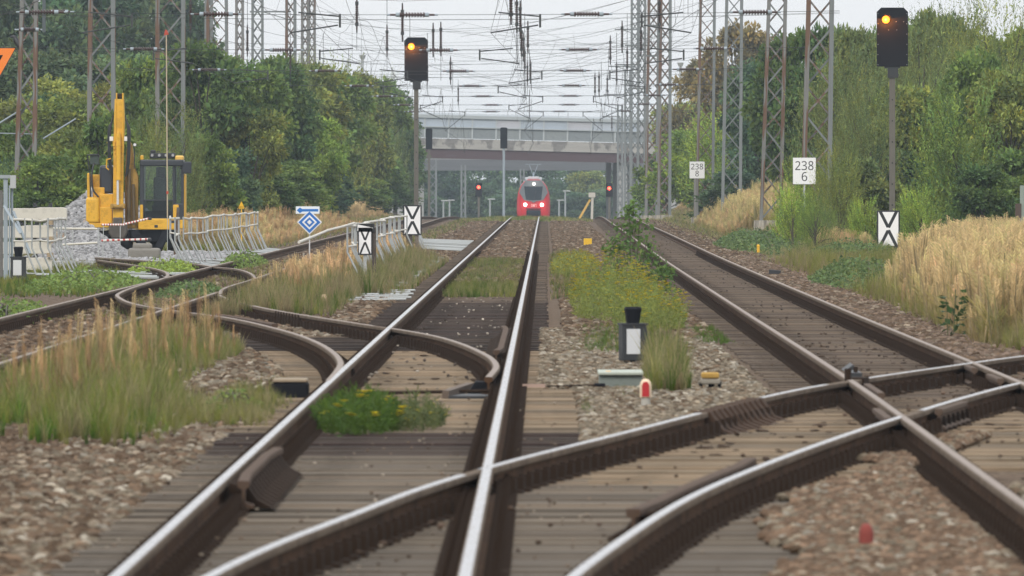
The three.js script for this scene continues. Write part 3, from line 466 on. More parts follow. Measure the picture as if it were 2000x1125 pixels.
// ---------- colour light signals ----------
function glow(o, color, k) { const m = new THREE.MeshStandardMaterial({ color: 0x111111, roughness: 0.3 }); m.emissive.setRGB(...color); m.emissiveIntensity = k; return m; }
function signal(px, pyTop, pyBot, pxW, d, poleBase, label, lit, opt = {}) {
  const u = d / FPX, w = pxW * u, top = yAt(pyTop, d), h = (pyBot - pyTop) * u, x = xAt(px, d), base = poleBase ?? hgt(x, d), c = w * 0.14;
  const t = thing('light_signal', label, 'railway signal', [x, base, -d]);
  const sy = top - h - base;
  part('screen', prism([[-w / 2, 0], [w / 2, 0], [w / 2, h - c], [w / 2 - c, h], [-w / 2 + c, h], [-w / 2, h - c]], 0.09, 0.008).translate(0, sy, 0.12), M.blackMatt, t);
  if (!opt.plain) { const rv = []; for (let i = 0; i < 6; i++) for (const s of [-1, 1]) rv.push(cyl(0.013, 0.013, 0.016, s * (w / 2 - 0.035), sy + 0.05 + i * (h - c - 0.1) / 5, 0.17, 6)); for (const [a, b] of [[0.12, 0.76], [0.36, 0.76], [-0.12, 0.62], [0.14, 0.62]]) rv.push(cyl(0.013, 0.013, 0.016, a * w, sy + b * h, 0.17, 6)); part('rivets', merge(rv), M.galv, t);
    part('back_box', rbox(w * 0.75, h * 0.8, 0.3, 0.03, 0, sy + h * 0.5, -0.09), M.black, t);
    part('mount', [box(w * 0.33, 0.32, 0.26, 0.02, sy - 0.17, 0), box(w * 0.5, 0.06, 0.2, 0, sy - 0.02, 0.02)], M.black, t); }
  const ph = sy - (opt.plain ? 0 : 0.3), tube_ = (part('pole', opt.steel ? cyl(0.09, 0.10, ph, 0, ph / 2, 0, 10) : merge([box(0.17, ph, 0.17, 0, ph / 2, 0)]), opt.steel ? M.galvBlue : M.pole, t));
  if (!opt.plain) { const hl = []; for (let y = 0.7; y < ph - 0.2; y += 0.62) hl.push(cyl(0.022, 0.022, 0.02, 0, 0, 0, 8).rotateX(Math.PI / 2).translate(0, y, 0.086)); part('bolt_hole', merge(hl), M.blackMatt, t); }
  if (lit) {
    const [lx, ly, r, col, k] = lit, L = part('lamp', new THREE.CircleGeometry(r, 24), glow(null, col, k), t); L.position.set(lx * w, sy + ly * h, 0.20);
    const vz = []; const hood = new THREE.CylinderGeometry(r * 1.25, r * 1.25, 0.20, 20, 1, true, Math.PI * 0.55, Math.PI * 0.9).rotateX(Math.PI / 2); part('hood', hood.translate(lx * w, sy + ly * h, 0.26), new THREE.MeshStandardMaterial({ color: 0x0b0b0c, side: THREE.DoubleSide }), t);
    const pl = new THREE.PointLight(0xffffff, opt.cd ?? 0.6, 12); pl.color.setRGB(...col); pl.castShadow = true; pl.position.set(x + lx * w, base + sy + ly * h, -d + 0.34); scene.add(pl);
  }
  return t;
}
signal(1742.5, 15, 130, 61, 362, null, 'tall black signal showing a yellow light beside the right-hand trees', [-0.21, 0.795, 0.115, [1, 0.26, 0.015], 3.2], { cd: 4 });
signal(813, 73, 158, 46, 470, hgt(-4.3, 470), 'tall black signal showing a yellow light in front of the bridge', [-0.21, 0.785, 0.125, [1, 0.26, 0.015], 3.6], { cd: 6 });
signal(935, 357, 384, 13, 1010, grade(1010) - 0.2, 'small far signal showing red left of the train', [0, 0.68, 0.13, [1, 0.06, 0.03], 9], { plain: 1, cd: 0.5 });
signal(1190, 357, 384, 13, 1010, grade(1010) - 0.2, 'small far signal showing red right of the train', [0, 0.6, 0.13, [1, 0.06, 0.03], 9], { plain: 1, cd: 0.5 });
signal(838, 251, 291, 13, 880, grade(880) - 0.2, 'unlit dark signal head before the left end of the bridge', null, { plain: 1, steel: 0 });
signal(984, 249, 290, 14, 880, grade(880) - 0.2, 'unlit dark signal on a pale pole before the middle of the bridge', null, { plain: 1, steel: 1 });

// ---------- boards ----------
function canvasTex(w, h, draw) { const c = document.createElement('canvas'); c.width = w; c.height = h; const g = c.getContext('2d'); draw(g, w, h); const t = new THREE.CanvasTexture(c); t.colorSpace = THREE.SRGBColorSpace; return t; }
const poly = (g, pts, f) => { g.fillStyle = f; g.beginPath(); pts.forEach(([x, y], i) => i ? g.lineTo(x, y) : g.moveTo(x, y)); g.closePath(); g.fill(); };
function board(name, label, cat, px, py, d, wpx, hpx, draw, postTo, opt = {}) {
  const u = d / FPX, w = wpx * u, h = hpx * u, p = at(px, py, d), t = thing(name, label, cat, [p.x, 0, p.z], opt.turn ?? 0);
  part('plate', rbox(w, h, 0.025, 0.01, 0, p.y, 0), opt.back ?? M.galv, t);
  const f = new THREE.PlaneGeometry(w - 0.012, h - 0.012); f.translate(0, p.y, 0.0155);
  part('sign_face', f, new THREE.MeshStandardMaterial({ map: canvasTex(Math.round(256 * w / h) || 128, 256, draw), roughness: 0.6 }), t);
  for (const [dx, pw, mat] of opt.posts ?? [[0, 0.06, M.galv]]) { const y1 = p.y + h * (opt.up ?? 0), y0 = postTo; part('post', box(pw, y1 - y0, pw, dx, (y0 + y1) / 2, -0.02 - pw / 2), mat, t); }
  return t;
}
const cross_ = (g, w, h) => { g.fillStyle = '#15181c'; g.fillRect(0, 0, w, h); const b = w * 0.055; g.fillStyle = '#e9eaec'; g.fillRect(b, b, w - 2 * b, h - 2 * b); g.strokeStyle = '#15181c'; g.lineWidth = w * 0.135; g.beginPath(); g.moveTo(w * 0.12, 0); g.lineTo(w / 2, h * 0.47); g.lineTo(w * 0.88, 0); g.moveTo(w * 0.12, h); g.lineTo(w / 2, h * 0.53); g.lineTo(w * 0.88, h); g.stroke(); poly(g, [[w * 0.36, h * 0.52 - 0], [w * 0.5, h * 0.5], [w * 0.64, h * 0.52]], '#e9eaec'); poly(g, [[w * 0.02, h * 0.5], [w * 0.5, h * 0.46], [w * 0.5, h * 0.54]], '#e9eaec'); poly(g, [[w * 0.98, h * 0.5], [w * 0.5, h * 0.47], [w * 0.5, h * 0.53]], '#e9eaec'); g.strokeStyle = '#15181c'; g.lineWidth = b * 2; g.strokeRect(0, 0, w, h); };
const dkWood = S([0.085, 0.07, 0.06], { map: T.wood });
board('warning_board', 'black and white crossed board on dark posts by the pipe barrier', 'railway sign', 805.5, 430, 335, 36, 59, cross_, -0.2, { back: M.black, posts: [[-0.09, 0.17, dkWood], [0.12, 0.10, S([0.2, 0.17, 0.14], { map: T.wood })]] });
board('warning_board', 'black and white crossed board below the right signal in the straw grass', 'railway sign', 1735, 447, 345, 45, 72, cross_, -0.3, { back: M.black });
board('warning_board', 'small weathered crossed board beneath the white arrow board', 'railway sign', 713, 471, 218, 28, 54, cross_, -0.3, { back: M.black });
board('arrow_board', 'black board with a white wedge pointing right above the small crossed board', 'railway sign', 714, 445, 218, 35, 17, (g, w, h) => { g.fillStyle = '#15181c'; g.fillRect(0, 0, w, h); poly(g, [[w * 0.03, h * 0.06], [w * 0.97, h * 0.52], [w * 0.03, h * 0.9]], '#e4e5e6'); }, -0.5, { back: M.black, posts: [[0.15, 0.07, dkWood]] });
const km = (a, b) => (g, w, h) => { g.fillStyle = '#e8eaec'; g.fillRect(0, 0, w, h); g.fillStyle = '#181b20'; g.textAlign = 'center'; g.textBaseline = 'middle'; g.font = `${h * 0.47}px sans-serif`; g.save(); g.translate(w / 2, h * 0.30); g.scale(Math.min(1, w * 0.86 / g.measureText(a).width), 1); g.fillText(a, 0, 0); g.restore(); g.fillText(b, w / 2, h * 0.72); };
board('kilometre_board', 'white kilometre board reading 238 over 6, half hidden by leaves', 'kilometre board', 1571, 334, 362, 45, 52, km('238', '6'), 1.0, { posts: [[0, 0.05, M.galv]] });
board('kilometre_board', 'white kilometre board reading 238 over 8 beside the light green bush', 'kilometre board', 1361.5, 332, 562, 29.5, 33, km('238', '8'), 0.3, { posts: [[-0.1, 0.1, S([0.22, 0.22, 0.21])]] });
board('kilometre_board', 'grey kilometre board reading 239 over 0 near the bridge pier', 'kilometre board', 1252, 377, 762, 21, 25, km('239', '0'), -0.3, { posts: [[0, 0.1, M.galv]] });
board('direction_board', 'white board with a blue arrow pointing left above the blue diamond', 'railway sign', 601, 410.5, 255, 47, 15, (g, w, h) => { g.fillStyle = '#dfe7ee'; g.fillRect(0, 0, w, h); g.fillStyle = '#1f6fc0'; g.fillRect(w * 0.2, h * 0.34, w * 0.75, h * 0.36); poly(g, [[w * 0.03, h * 0.52], [w * 0.17, h * 0.12], [w * 0.26, h * 0.34], [w * 0.26, h * 0.72], [w * 0.17, h * 0.92]], '#1f6fc0'); }, 1.05, { posts: [[0.02, 0.03, M.white]], turn: 0.03 });
{ // blue diamond
  const d = 255, u = d / FPX, p = at(604.5, 434, d), a = 24.5 * u, c = 24 * u, t = thing('diamond_board', 'blue and white nested diamond board on a thin pale pole', 'railway sign', [p.x, 0, p.z]);
  const dia = (k, z, th) => prism([[0, c * k], [a * k, 0], [0, -c * k], [-a * k, 0]], th, 0.003).translate(0, p.y, z);
  const blue = S([0.015, 0.15, 0.50], { roughness: 0.5 });
  part('plate', dia(1, 0, 0.02), M.white, t);
  [[0.88, blue], [0.60, M.white], [0.42, blue], [0.20, M.white]].forEach(([k, m], i) => part('diamond_ring', dia(k, 0.012 + i * 0.004, 0.008), m, t));
  part('post', cyl(0.013, 0.015, p.y + 0.26, 0, (p.y - 0.26) / 2, -0.03, 8), S([0.55, 0.55, 0.56]), t); part('post', cyl(0.02, 0.02, 0.55, -0.13, 0.02, -0.4, 8), S([0.36, 0.33, 0.28]), t);
}
{ // orange and black triangle with birds at the left edge
  const d = 330, u = d / FPX, p = at(-13, 93, d), t = thing('triangle_board', 'orange and black triangular speed board cut by the left edge', 'railway sign', [p.x, p.y, p.z]);
  const tri = (k, z, th) => { const w = 45 * u * k, h = 80 * u * k; return prism([[-w, 0], [w, 0], [0, -h]], th).translate(0, -(1 - k) * 25 * u, z); };
  part('plate', tri(1, 0, 0.03), M.black, t); part('orange_band', tri(0.95, 0.015, 0.012), S([0.85, 0.22, 0.02], { roughness: 0.5 }), t); part('black_field', tri(0.42, 0.021, 0.012), S([0.012, 0.012, 0.016], { p: 1, specularIntensity: 0.2 }), t);
  part('post', box(0.09, p.y + 0.4, 0.09, 0, -(p.y + 0.4) / 2 - 0.02, -0.07), M.galv, t);
  const bird = (px, py, label) => {
    const q = at(px, py, d), b = thing('bird', label, 'bird', [q.x, q.y, q.z]), path = [[0.075, -0.14, 0.012], [0.055, -0.05, 0.028], [0.03, 0.03, 0.055], [0.005, 0.11, 0.075], [-0.02, 0.17, 0.062], [-0.045, 0.205, 0.045], [-0.085, 0.215, 0.042], [-0.12, 0.205, 0.028], [-0.15, 0.185, 0.010], [-0.175, 0.165, 0.002]];
    const pos = [], ix = [], n = 10; path.forEach(([x, y, r], i) => { const a = path[Math.max(0, i - 1)], c = path[Math.min(path.length - 1, i + 1)], tx = c[0] - a[0], ty = c[1] - a[1], l = Math.hypot(tx, ty); for (let k = 0; k < n; k++) { const f = k / n * 6.2832, s = Math.cos(f) * r; pos.push(x - ty / l * s, y + tx / l * s, Math.sin(f) * r * 0.9); if (i) { const o = (i - 1) * n, e = i * n, k2 = (k + 1) % n; ix.push(o + k, o + k2, e + k, o + k2, e + k2, e + k); } } });
    const g = new THREE.BufferGeometry(); g.setAttribute('position', new THREE.Float32BufferAttribute(pos, 3)); g.setIndex(ix); g.computeVertexNormals();
    part('body', g, S([0.02, 0.021, 0.026], { roughness: 0.5 }), b); part('wing', new THREE.SphereGeometry(1, 10, 8).scale(0.035, 0.12, 0.03).rotateZ(0.35).translate(0.03, 0.06, 0.055), S([0.05, 0.052, 0.058], { roughness: 0.5 }), b);
    part('legs', [bar(V(0.0, 0.02, 0.015), V(-0.02, -0.075, 0.015), 0.009), bar(V(0.02, 0.02, -0.015), V(0.01, -0.075, -0.015), 0.009), box(0.05, 0.006, 0.012, -0.03, -0.078, 0.015), box(0.05, 0.006, 0.012, 0, -0.078, -0.015)], M.black, b);
    return b;
  };
  bird(31, 87, 'black crow with bent head perched on the orange triangle tip'); 
}
// ---------- train ----------
{
  const d = 1076, u = 22.3, X = (px) => (px - 1042) / u, Y = (py) => (441 - py) / u, gy = grade(d);
  const t = thing('regional_train', 'red regional train with three lit headlamps coming over the crest', 'train', [xAt(1042, d), gy, -d]);
  const red = S([0.45, 0.018, 0.026], { p: 1, specularIntensity: 0.4, roughness: 0.4 }), grey = S([0.13, 0.145, 0.16], { roughness: 0.4 }), light = S([0.48, 0.51, 0.54], { roughness: 0.45 });
  const half = [[1.36, 0.55], [1.46, 1.2], [1.45, 2.2], [1.36, 2.9], [1.16, 3.45], [0.86, 3.85], [0.55, 4.05]];
  const out = [...half, ...half.slice().reverse().map(([x, y]) => [-x, y])];
  part('body', prism(out, 66, 0.05).translate(0, 0, -34.2), red, t);
  part('roof', prism([[1.17, 3.46], [0.87, 3.87], [0.56, 4.08], [-0.56, 4.08], [-0.87, 3.87], [-1.17, 3.46]], 64, 0.02).translate(0, 0, -34.6), light, t);
  part('nose', prism(out.map(([x, y]) => [x * 0.97, y < 0.6 ? y : y * 0.985]), 1.4, 0.35).translate(0, 0, -0.7), red, t);
  const sur = part('windscreen_surround', prism([[X(1014), Y(376)], [X(1018), Y(364)], [X(1027), Y(352)], [X(1057), Y(352)], [X(1066), Y(364)], [X(1070), Y(376)], [X(1061), Y(391)], [X(1047), Y(393)], [X(1042), Y(396)], [X(1037), Y(393)], [X(1024), Y(391)]], 0.12, 0.02).translate(0, 0, 0.03), grey, t);
  part('windscreen', prism([[X(1024), Y(364)], [X(1060), Y(364)], [X(1057), Y(390)], [X(1042), Y(391)], [X(1027), Y(390)]], 0.05, 0.01).translate(0, 0, 0.09), S([0.025, 0.032, 0.04], { p: 1, specularIntensity: 0.35, roughness: 0.15 }), t);
  part('wiper', bar(V(X(1043), Y(390), 0.15), V(X(1047), Y(372), 0.15), 0.04), M.black, t);
  for (const [px, py, r] of [[1026, 399.6, 0.155], [1058.4, 400, 0.155], [1042.8, 359, 0.125]]) { const l = part('headlamp', new THREE.SphereGeometry(r, 16, 10).scale(1, 1, 0.4), glow(null, [1, 0.97, 0.86], 6), t); l.position.set(X(px), Y(py), 0.08); const p = new THREE.PointLight(0xfff4dc, 0.7, 30); p.position.set(t.position.x + X(px), gy + Y(py), -d + 0.5); scene.add(p); }
  part('logo_plate', (() => { const g = new THREE.PlaneGeometry(0.46, 0.24); return g.translate(X(1042.5), Y(401), 0.032); })(), new THREE.MeshStandardMaterial({ map: canvasTex(128, 64, (g, w, h) => { g.fillStyle = '#f0e6e6'; g.fillRect(0, 0, w, h); g.fillStyle = '#d01722'; g.fillRect(6, 6, w - 12, h - 12); g.fillStyle = '#f4ecec'; g.font = 'bold 44px sans-serif'; g.textAlign = 'center'; g.textBaseline = 'middle'; g.fillText('DB', w / 2, h / 2 + 2); }), roughness: 0.5 }), t);
  part('coupler_housing', rbox(1.25, 0.52, 0.5, 0.08, 0, Y(416), 0.02), M.blackMatt, t); part('grille', box(1.3, 0.08, 0.06, 0, Y(408), 0.03), M.blackMatt, t);
  part('skirt', prism([[-1.36, 0.35], [1.36, 0.35], [1.38, 0.75], [-1.38, 0.75]], 1.2, 0.1).translate(0, 0, -0.6), S([0.30, 0.03, 0.035]), t);
  part('roof_box', [rbox(1.0, 0.28, 2.4, 0.08, 0, 4.18, -2.5), rbox(1.5, 0.22, 6, 0.06, 0, 4.15, -8)], light, t);
  part('pantograph', [bar(V(0, 4.3, -4), V(-0.35, 5.3, -4.6), 0.04), bar(V(0, 4.3, -4), V(0.35, 5.3, -4.6), 0.04), bar(V(-0.7, 5.4, -4.3), V(0.7, 5.4, -4.3), 0.035), bar(V(0, 4.2, -4), V(0, 4.75, -4), 0.07)], M.galvBlue, t);
  for (const z of [-2.5, -5, -16, -19, -50, -53]) part('wheelset', cyl(0.42, 0.42, 1.5, 0, 0, 0, 16).rotateZ(Math.PI / 2).translate(0, 0.42, z), M.fast, t);
}
// ---------- excavator ----------
{
  const d = 350, u = FPX / d, X = (px) => (px - 265) / u, Y = (py) => (492 - py) / u;
  const t = thing('excavator', 'yellow excavator with raised boom and dark glazed cab beside grey stone heaps', 'excavator', [xAt(265, d), -0.19, -d]);
  const B = (x0, x1, y0, y1, z0, z1, r = 0.03) => rbox(X(x1) - X(x0), Y(y0) - Y(y1), z1 - z0, r, (X(x0) + X(x1)) / 2, (Y(y0) + Y(y1)) / 2, (z0 + z1) / 2);
  part('counterweight', [B(168, 195, 385, 437, -2.4, 0.15, 0.09), B(168, 213, 436, 445, -2.4, 0.12)], M.yellow, t);
  part('engine_cover', [B(181, 204, 366, 386, -2.3, -0.1), B(194, 221, 379, 405, -2.3, 0.0), B(194, 219, 404, 437, -2.3, 0.05), B(178, 199, 341, 367, -2.3, -0.3), B(170, 177, 338, 386, -0.3, 0.05, 0.04)], M.yellow, t);
  part('hood', B(194, 221, 323, 378, -1.6, -0.12, 0.08), S([0.035, 0.042, 0.058], { roughness: 0.35 }), t);
  part('handrail', polyTube([V(X(177), Y(385), 0.1), V(X(176), Y(340), 0.1), V(X(171), Y(303), 0.1), V(X(192), Y(302), 0.05), V(X(193), Y(322), -0.1)], 0.022, 6), M.black, t);
  part('mirror', [B(176, 193, 303, 322, 0.0, 0.03, 0.01)], S([0.05, 0.07, 0.06], { roughness: 0.2 }), t);
  part('grab_rail', polyTube([V(X(213), Y(332), 0.2), V(X(208), Y(328), 0.2), V(X(209), Y(312), 0.2), V(X(217), Y(310), 0.2)], 0.02, 6), M.yellow, t);
  part('hose', tube([V(X(193), Y(385), 0.2), V(X(183), Y(372), 0.22), V(X(180), Y(340), 0.2), V(X(184), Y(318), 0.1)], 0.028, 6), M.black, t);
  // boom, stick and rams
  const boom = part('boom', [prism([[X(221), Y(438)], [X(241), Y(438)], [X(242), Y(300)], [X(244), Y(240)], [X(242.5), Y(194)], [X(224.5), Y(194)], [X(223), Y(240)], [X(222), Y(300)]], 0.34, 0.02).translate(0, 0, 0.1)], M.yellow, t);
  part('rib', [B(225, 227.5, 200, 300, 0.27, 0.31, 0.008), B(239.5, 242, 200, 300, 0.27, 0.31, 0.008), B(221, 226, 276, 286, 0.28, 0.36, 0.01), B(222, 227, 284, 292, 0.28, 0.34, 0.01)], M.yellow, boom);
  part('boom_tip', [B(227, 229.5, 182, 196, -0.05, 0.3, 0.02), B(239, 242, 182, 196, -0.05, 0.3, 0.02)], M.yellow, t); part('tip_roller', cyl(0.075, 0.075, 0.14, 0, 0, 0, 14).rotateZ(Math.PI / 2).translate(X(234), Y(188), 0.1), M.fast, t);
  part('hydraulic_cylinder', [bar(V(X(232), Y(262), 0.42), V(X(232.5), Y(352), 0.42), 0.13, 0.13, 14), bar(V(X(232), Y(256), 0.38), V(X(232), Y(264), 0.40), 0.08, 0.08, 10), cyl(0.085, 0.085, 0.05, X(232.5), Y(350), 0.42, 14), cyl(0.08, 0.08, 0.04, X(232.2), Y(284), 0.42, 14)], M.yellow, t);
  part('piston_rod', bar(V(X(231), Y(352), 0.42), V(X(231), Y(400), 0.42), 0.075, 0.075, 12), M.chrome, t);
  part('pivot', [cyl(0.07, 0.07, 0.42, 0, 0, 0, 12).rotateZ(Math.PI / 2).translate(X(231), Y(403), 0.38), B(217, 222, 398, 408, 0.2, 0.5), B(240, 245, 398, 408, 0.2, 0.5)], M.yellowDirty, t);
  part('stick', [prism([[X(244), Y(446)], [X(269), Y(446)], [X(270), Y(345)], [X(264), Y(330)], [X(258), Y(285)], [X(251), Y(270)], [X(246), Y(300)], [X(243), Y(350)]], 0.3, 0.02).translate(0, 0, -0.28)], M.yellowDirty, t);
  part('stick_ram', [bar(V(X(251), Y(440), 0.05), V(X(252), Y(330), 0.0), 0.11, 0.11, 10), bar(V(X(262), Y(440), 0.05), V(X(260), Y(360), 0.0), 0.09, 0.09, 10)], S([0.10, 0.07, 0.035], { map: T.dirt, roughness: 0.6 }), t);
  for (const [sx, px] of [[-1, 222], [1, 244]]) for (let k = 0; k < 3; k++) part('hose', tube([V(X(px + sx * (1 + k)), Y(226 + 6 * k), 0.1), V(X(px + sx * (5 + k * 2)), Y(248), 0.15), V(X(px + sx * (6 + k * 2)), Y(290), 0.18), V(X(px + sx * (4 + k * 2)), Y(325), 0.15), V(X(px + sx * 2), Y(345), 0.12)], 0.022, 6), M.black, t);
  part('camera_box', B(214.5, 222, 267, 276, 0.1, 0.25, 0.015), M.white, t); part('camera_box', B(241, 249, 267, 276, 0.1, 0.25, 0.015), M.white, t);
  part('work_lamp', [cyl(0.055, 0.055, 0.08, 0, 0, 0, 14).rotateX(Math.PI / 2).translate(X(263.5), Y(283), 0.05), bar(V(X(263), Y(290), 0), V(X(262), Y(330), 0), 0.03)], M.black, t);
  part('lamp_glass', new THREE.CircleGeometry(0.042, 16).translate(X(263.5), Y(283), 0.095), M.white, t);
  // cab
  const cab = part('cab', [B(273, 281, 316, 428, -1.5, 0.0, 0.02), B(337, 342, 316, 428, -1.5, 0.0, 0.02), B(353, 359, 318, 440, -1.5, -0.05, 0.02), B(273, 358, 312, 325, -1.6, 0.04, 0.04), B(280, 338, 390, 392.5, -0.05, 0.02, 0.008), B(338, 358, 398, 430, -1.5, -0.03, 0.02), B(275, 358, 426, 431, -1.6, 0.0), B(276, 280, 325, 420, -1.55, -1.4)], S([0.032, 0.038, 0.048], { roughness: 0.4 }), t);
  part('window', B(280.5, 337.5, 324.5, 390.5, -0.04, -0.025, 0.003), S([0.80, 0.90, 0.88], { p: 1, transmission: 1, thickness: 0, roughness: 0.05 }), t);
  part('window', B(280.5, 337.5, 392, 426.5, -0.04, -0.025, 0.003), S([0.45, 0.52, 0.56], { p: 1, transmission: 1, thickness: 0, roughness: 0.08 }), t);
  part('window', B(342.5, 353, 326, 398, -0.06, -0.045, 0.003), S([0.7, 0.8, 0.8], { p: 1, transmission: 1, thickness: 0, roughness: 0.05 }), t);
  part('rear_panel', B(281, 356, 412, 428, -1.58, -1.5), S([0.05, 0.06, 0.07]), t);
  part('seat', [B(298, 325, 346, 410, -0.95, -0.75, 0.06), B(303, 322, 326, 348, -0.92, -0.8, 0.05), B(296, 328, 400, 414, -0.9, -0.35, 0.05)], S([0.03, 0.034, 0.04], { roughness: 0.9 }), t);
  part('light_bar', B(292, 342, 299, 310, -0.3, -0.12, 0.02), M.black, t);
  for (const px of [297, 311, 324, 337.5]) { const l = part('roof_lamp', cyl(0.055, 0.06, 0.07, 0, 0, 0, 14).rotateX(Math.PI / 2).translate(X(px), Y(303.5), -0.09), M.black, t); part('lamp_glass', new THREE.CircleGeometry(0.04, 16).translate(X(px), Y(303.5), -0.05), S([0.35, 0.36, 0.38], { roughness: 0.2 }), l); }
  part('roof_rack', [bar(V(X(292), Y(297), -0.4), V(X(312), Y(297), -0.4), 0.025), B(293, 303, 293, 300, -0.6, -0.4)], M.black, t);
  part('beacon', B(273.5, 280, 303.5, 313, -0.3, -0.1, 0.03), M.yellow, t); part('corner_cap', B(341.5, 358.5, 304, 314, -0.6, -0.05, 0.05), S([0.72, 0.45, 0.10], { roughness: 0.4 }), t);
  part('mirror', [B(356, 374, 316, 339, -0.05, 0.0, 0.05), bar(V(X(350), Y(330), -0.05), V(X(360), Y(326), -0.02), 0.03)], S([0.03, 0.034, 0.045], { roughness: 0.3 }), t);
  part('cab_trim', [B(273.5, 279.5, 400, 427, 0.0, 0.05), B(338, 349, 400, 427, 0.0, 0.05), B(357.5, 361.5, 340, 440, -1.4, -0.1)], M.yellow, t);
  part('platform', [B(270, 341, 427, 449, -1.4, 0.06), B(213, 271, 440, 447, -2.0, -0.6), B(341, 361, 428, 447, -1.4, 0.0)], M.yellow, t);
  // undercarriage
  part('undercarriage', [B(250, 346, 449, 473, -2.2, -0.1), B(205, 346, 450, 466, -2.4, -0.8)], M.blackMatt, t);
  for (const px of [200, 246, 300, 338]) part('wheel', cyl(0.30, 0.30, 0.34, 0, 0, 0, 20).rotateZ(Math.PI / 2).translate(X(px), 0.30, px > 260 && px < 320 ? -2.0 : -0.6), S([0.022, 0.022, 0.024], { roughness: 0.9 }), t);
  part('blade', [prism([[X(236), Y(478)], [X(262), Y(498)], [X(256), Y(503)], [X(230), Y(484)]], 0.5, 0.02).translate(0, 0, 0.4)], M.blackMatt, t);
  part('bucket', [prism([[X(215), Y(438)], [X(249), Y(438)], [X(250), Y(455)], [X(244), Y(466)], [X(220), Y(466)], [X(213), Y(455)]], 0.5, 0.04).translate(0, 0, 0.35), B(222, 240, 425, 440, 0.2, 0.5)], S([0.085, 0.075, 0.065], { map: T.dirt, roughness: 0.7 }), t);
  part('outrigger', [bar(V(X(262), Y(455), 0.2), V(X(285), Y(486), 0.5), 0.16, 0.2), bar(V(X(325), Y(455), 0.2), V(X(310), Y(486), 0.4), 0.16, 0.2)], M.blackMatt, t);
  const slab = lone('bucket_attachment', merge([rbox(0.84, 0.30, 0.5, 0.08, 0, 0.15, 0), rbox(0.5, 0.16, 0.42, 0.06, -0.05, 0.34, 0)]), S([0.22, 0.21, 0.19], { map: T.grit }), 'dusty grey digging attachment lying before the excavator', 'excavator bucket'); slab.position.set(xAt(282, 318), -0.22, -318);
}
// ---------- stone heaps ----------
{
  const r = rng(77), greyStone = () => { const k = 0.20 + 0.20 * r(); return [k, k * 1.0, k * 1.03]; };
  function heap(label, cx, d, rx, rz, h, n, size, seed) {
    const g = new THREE.SphereGeometry(1, 40, 20, 0, Math.PI * 2, 0, Math.PI / 2), p = g.attributes.position; const y0 = hgt(cx, d) - 0.05;
    const f = (a, b) => { const q = Math.hypot(a, b), n2 = fbm(a * 0.5 + 0.5 + seed, b * 0.5 + 0.5, 6, 6, 3, seed); return Math.max(0, 1 - q) * (0.82 + 0.36 * n2) + 0.05 * (1 - q); };
    for (let i = 0; i < p.count; i++) { const a = p.getX(i), b = p.getZ(i), q = Math.hypot(a, b), aa = q ? a / q * Math.acos(clamp(p.getY(i), 0, 1)) / 1.5708 : 0, bb = q ? b / q * Math.acos(clamp(p.getY(i), 0, 1)) / 1.5708 : 0; p.setXYZ(i, aa * rx, f(aa, bb) * h, bb * rz); } g.computeVertexNormals();
    const t = thing('stone_heap', label, 'stone heap', [cx, y0, -d]); part('core', g, S([0.15, 0.15, 0.155], { map: T.grit, roughness: 1 }), t);
    const L = []; for (let i = 0; i < n; i++) { const a = r() * 6.283, q = Math.sqrt(r()), x = Math.cos(a) * q, z = Math.sin(a) * q, s = size * (0.6 + 0.8 * r()), c = greyStone(); L.push([x * rx, f(x, z) * h + s * 0.25, -z * rz, s, s * 0.8, s * 0.9, r() * 6, r() * 3, ...c]); }
    scatter('stones', stoneGeo, stoneMat, L, 'loose grey stones', undefined, t);
  }
  heap('large grey stone heap rising behind the concrete sleepers and excavator', xAt(203, 375), 375, 2.7, 3.0, 2.05, 6000, 0.075, 3);
  heap('low grey stone heap in front of the excavator by the striped rails', xAt(168, 325), 325, 1.35, 2.0, 0.85, 3200, 0.06, 5);
}
// ---------- pipe safety barriers ----------
const galvPipe = S([0.36, 0.385, 0.39], { roughness: 0.5, metalness: 0.2 }), stripe = new THREE.MeshStandardMaterial({ map: tex(64, 64, (u, v) => ((v * 9) % 1 < 0.35 ? [0.45, 0.05, 0.04] : [0.75, 0.72, 0.70])), roughness: 0.5 });
function barrier(label, posts, side, railX, opt = {}) {
  const t = thing('pipe_barrier', label, 'safety barrier'), top = [], mid = [], H = opt.h ?? 0.98, r = rng(posts.length * 7 + 1);
  posts.forEach(([x, d], i) => {
    const y0 = -0.10 + (r() - 0.5) * 0.03, jx = (r() - 0.5) * 0.06, hh = H + (r() - 0.5) * 0.05, rx = typeof railX === 'function' ? railX(d) : railX;
    const P = [V(x + jx, hh, -d), V(x + jx, 0.48, -d), V(x + side * 0.25, y0 + 0.04, -d + 0.05), V(rx, y0 - 0.02, -d + 0.1)];
    part('post', polyTube(opt.noFoot?.(i) ? P.slice(0, 2) : P, 0.018, 7), galvPipe, t); top.push(V(x + jx, hh - 0.03, -d)); mid.push(V(x + jx, 0.60 + (r() - 0.5) * 0.04, -d));
  });
  part('handrail', polyTube(top, 0.024, 7), opt.rail ?? M.offwhite, t); part('middle_rail', polyTube(mid, 0.02, 7), opt.rail ?? M.offwhite, t); return t;
}
const run = (x, a, b, s, w = 0) => { const o = []; let i = 0; for (let d = a; d <= b; d += s, i++) o.push([x + w * Math.sin(i * 1.7), d]); return o; };
barrier('long row of bent galvanised barrier posts left of the left track', run(-8.05, 274, 346, 3.4, 0.03), 1, (d) => RL.leftL(d) - 0.1);
barrier('short run of barrier posts before the excavator with black ties', [[-8.9, 292], [-8.75, 286], [-8.55, 281], [-8.3, 279], [-8.15, 273], [-8.05, 268]], 1, (d) => -7.5, { rail: M.offwhite });
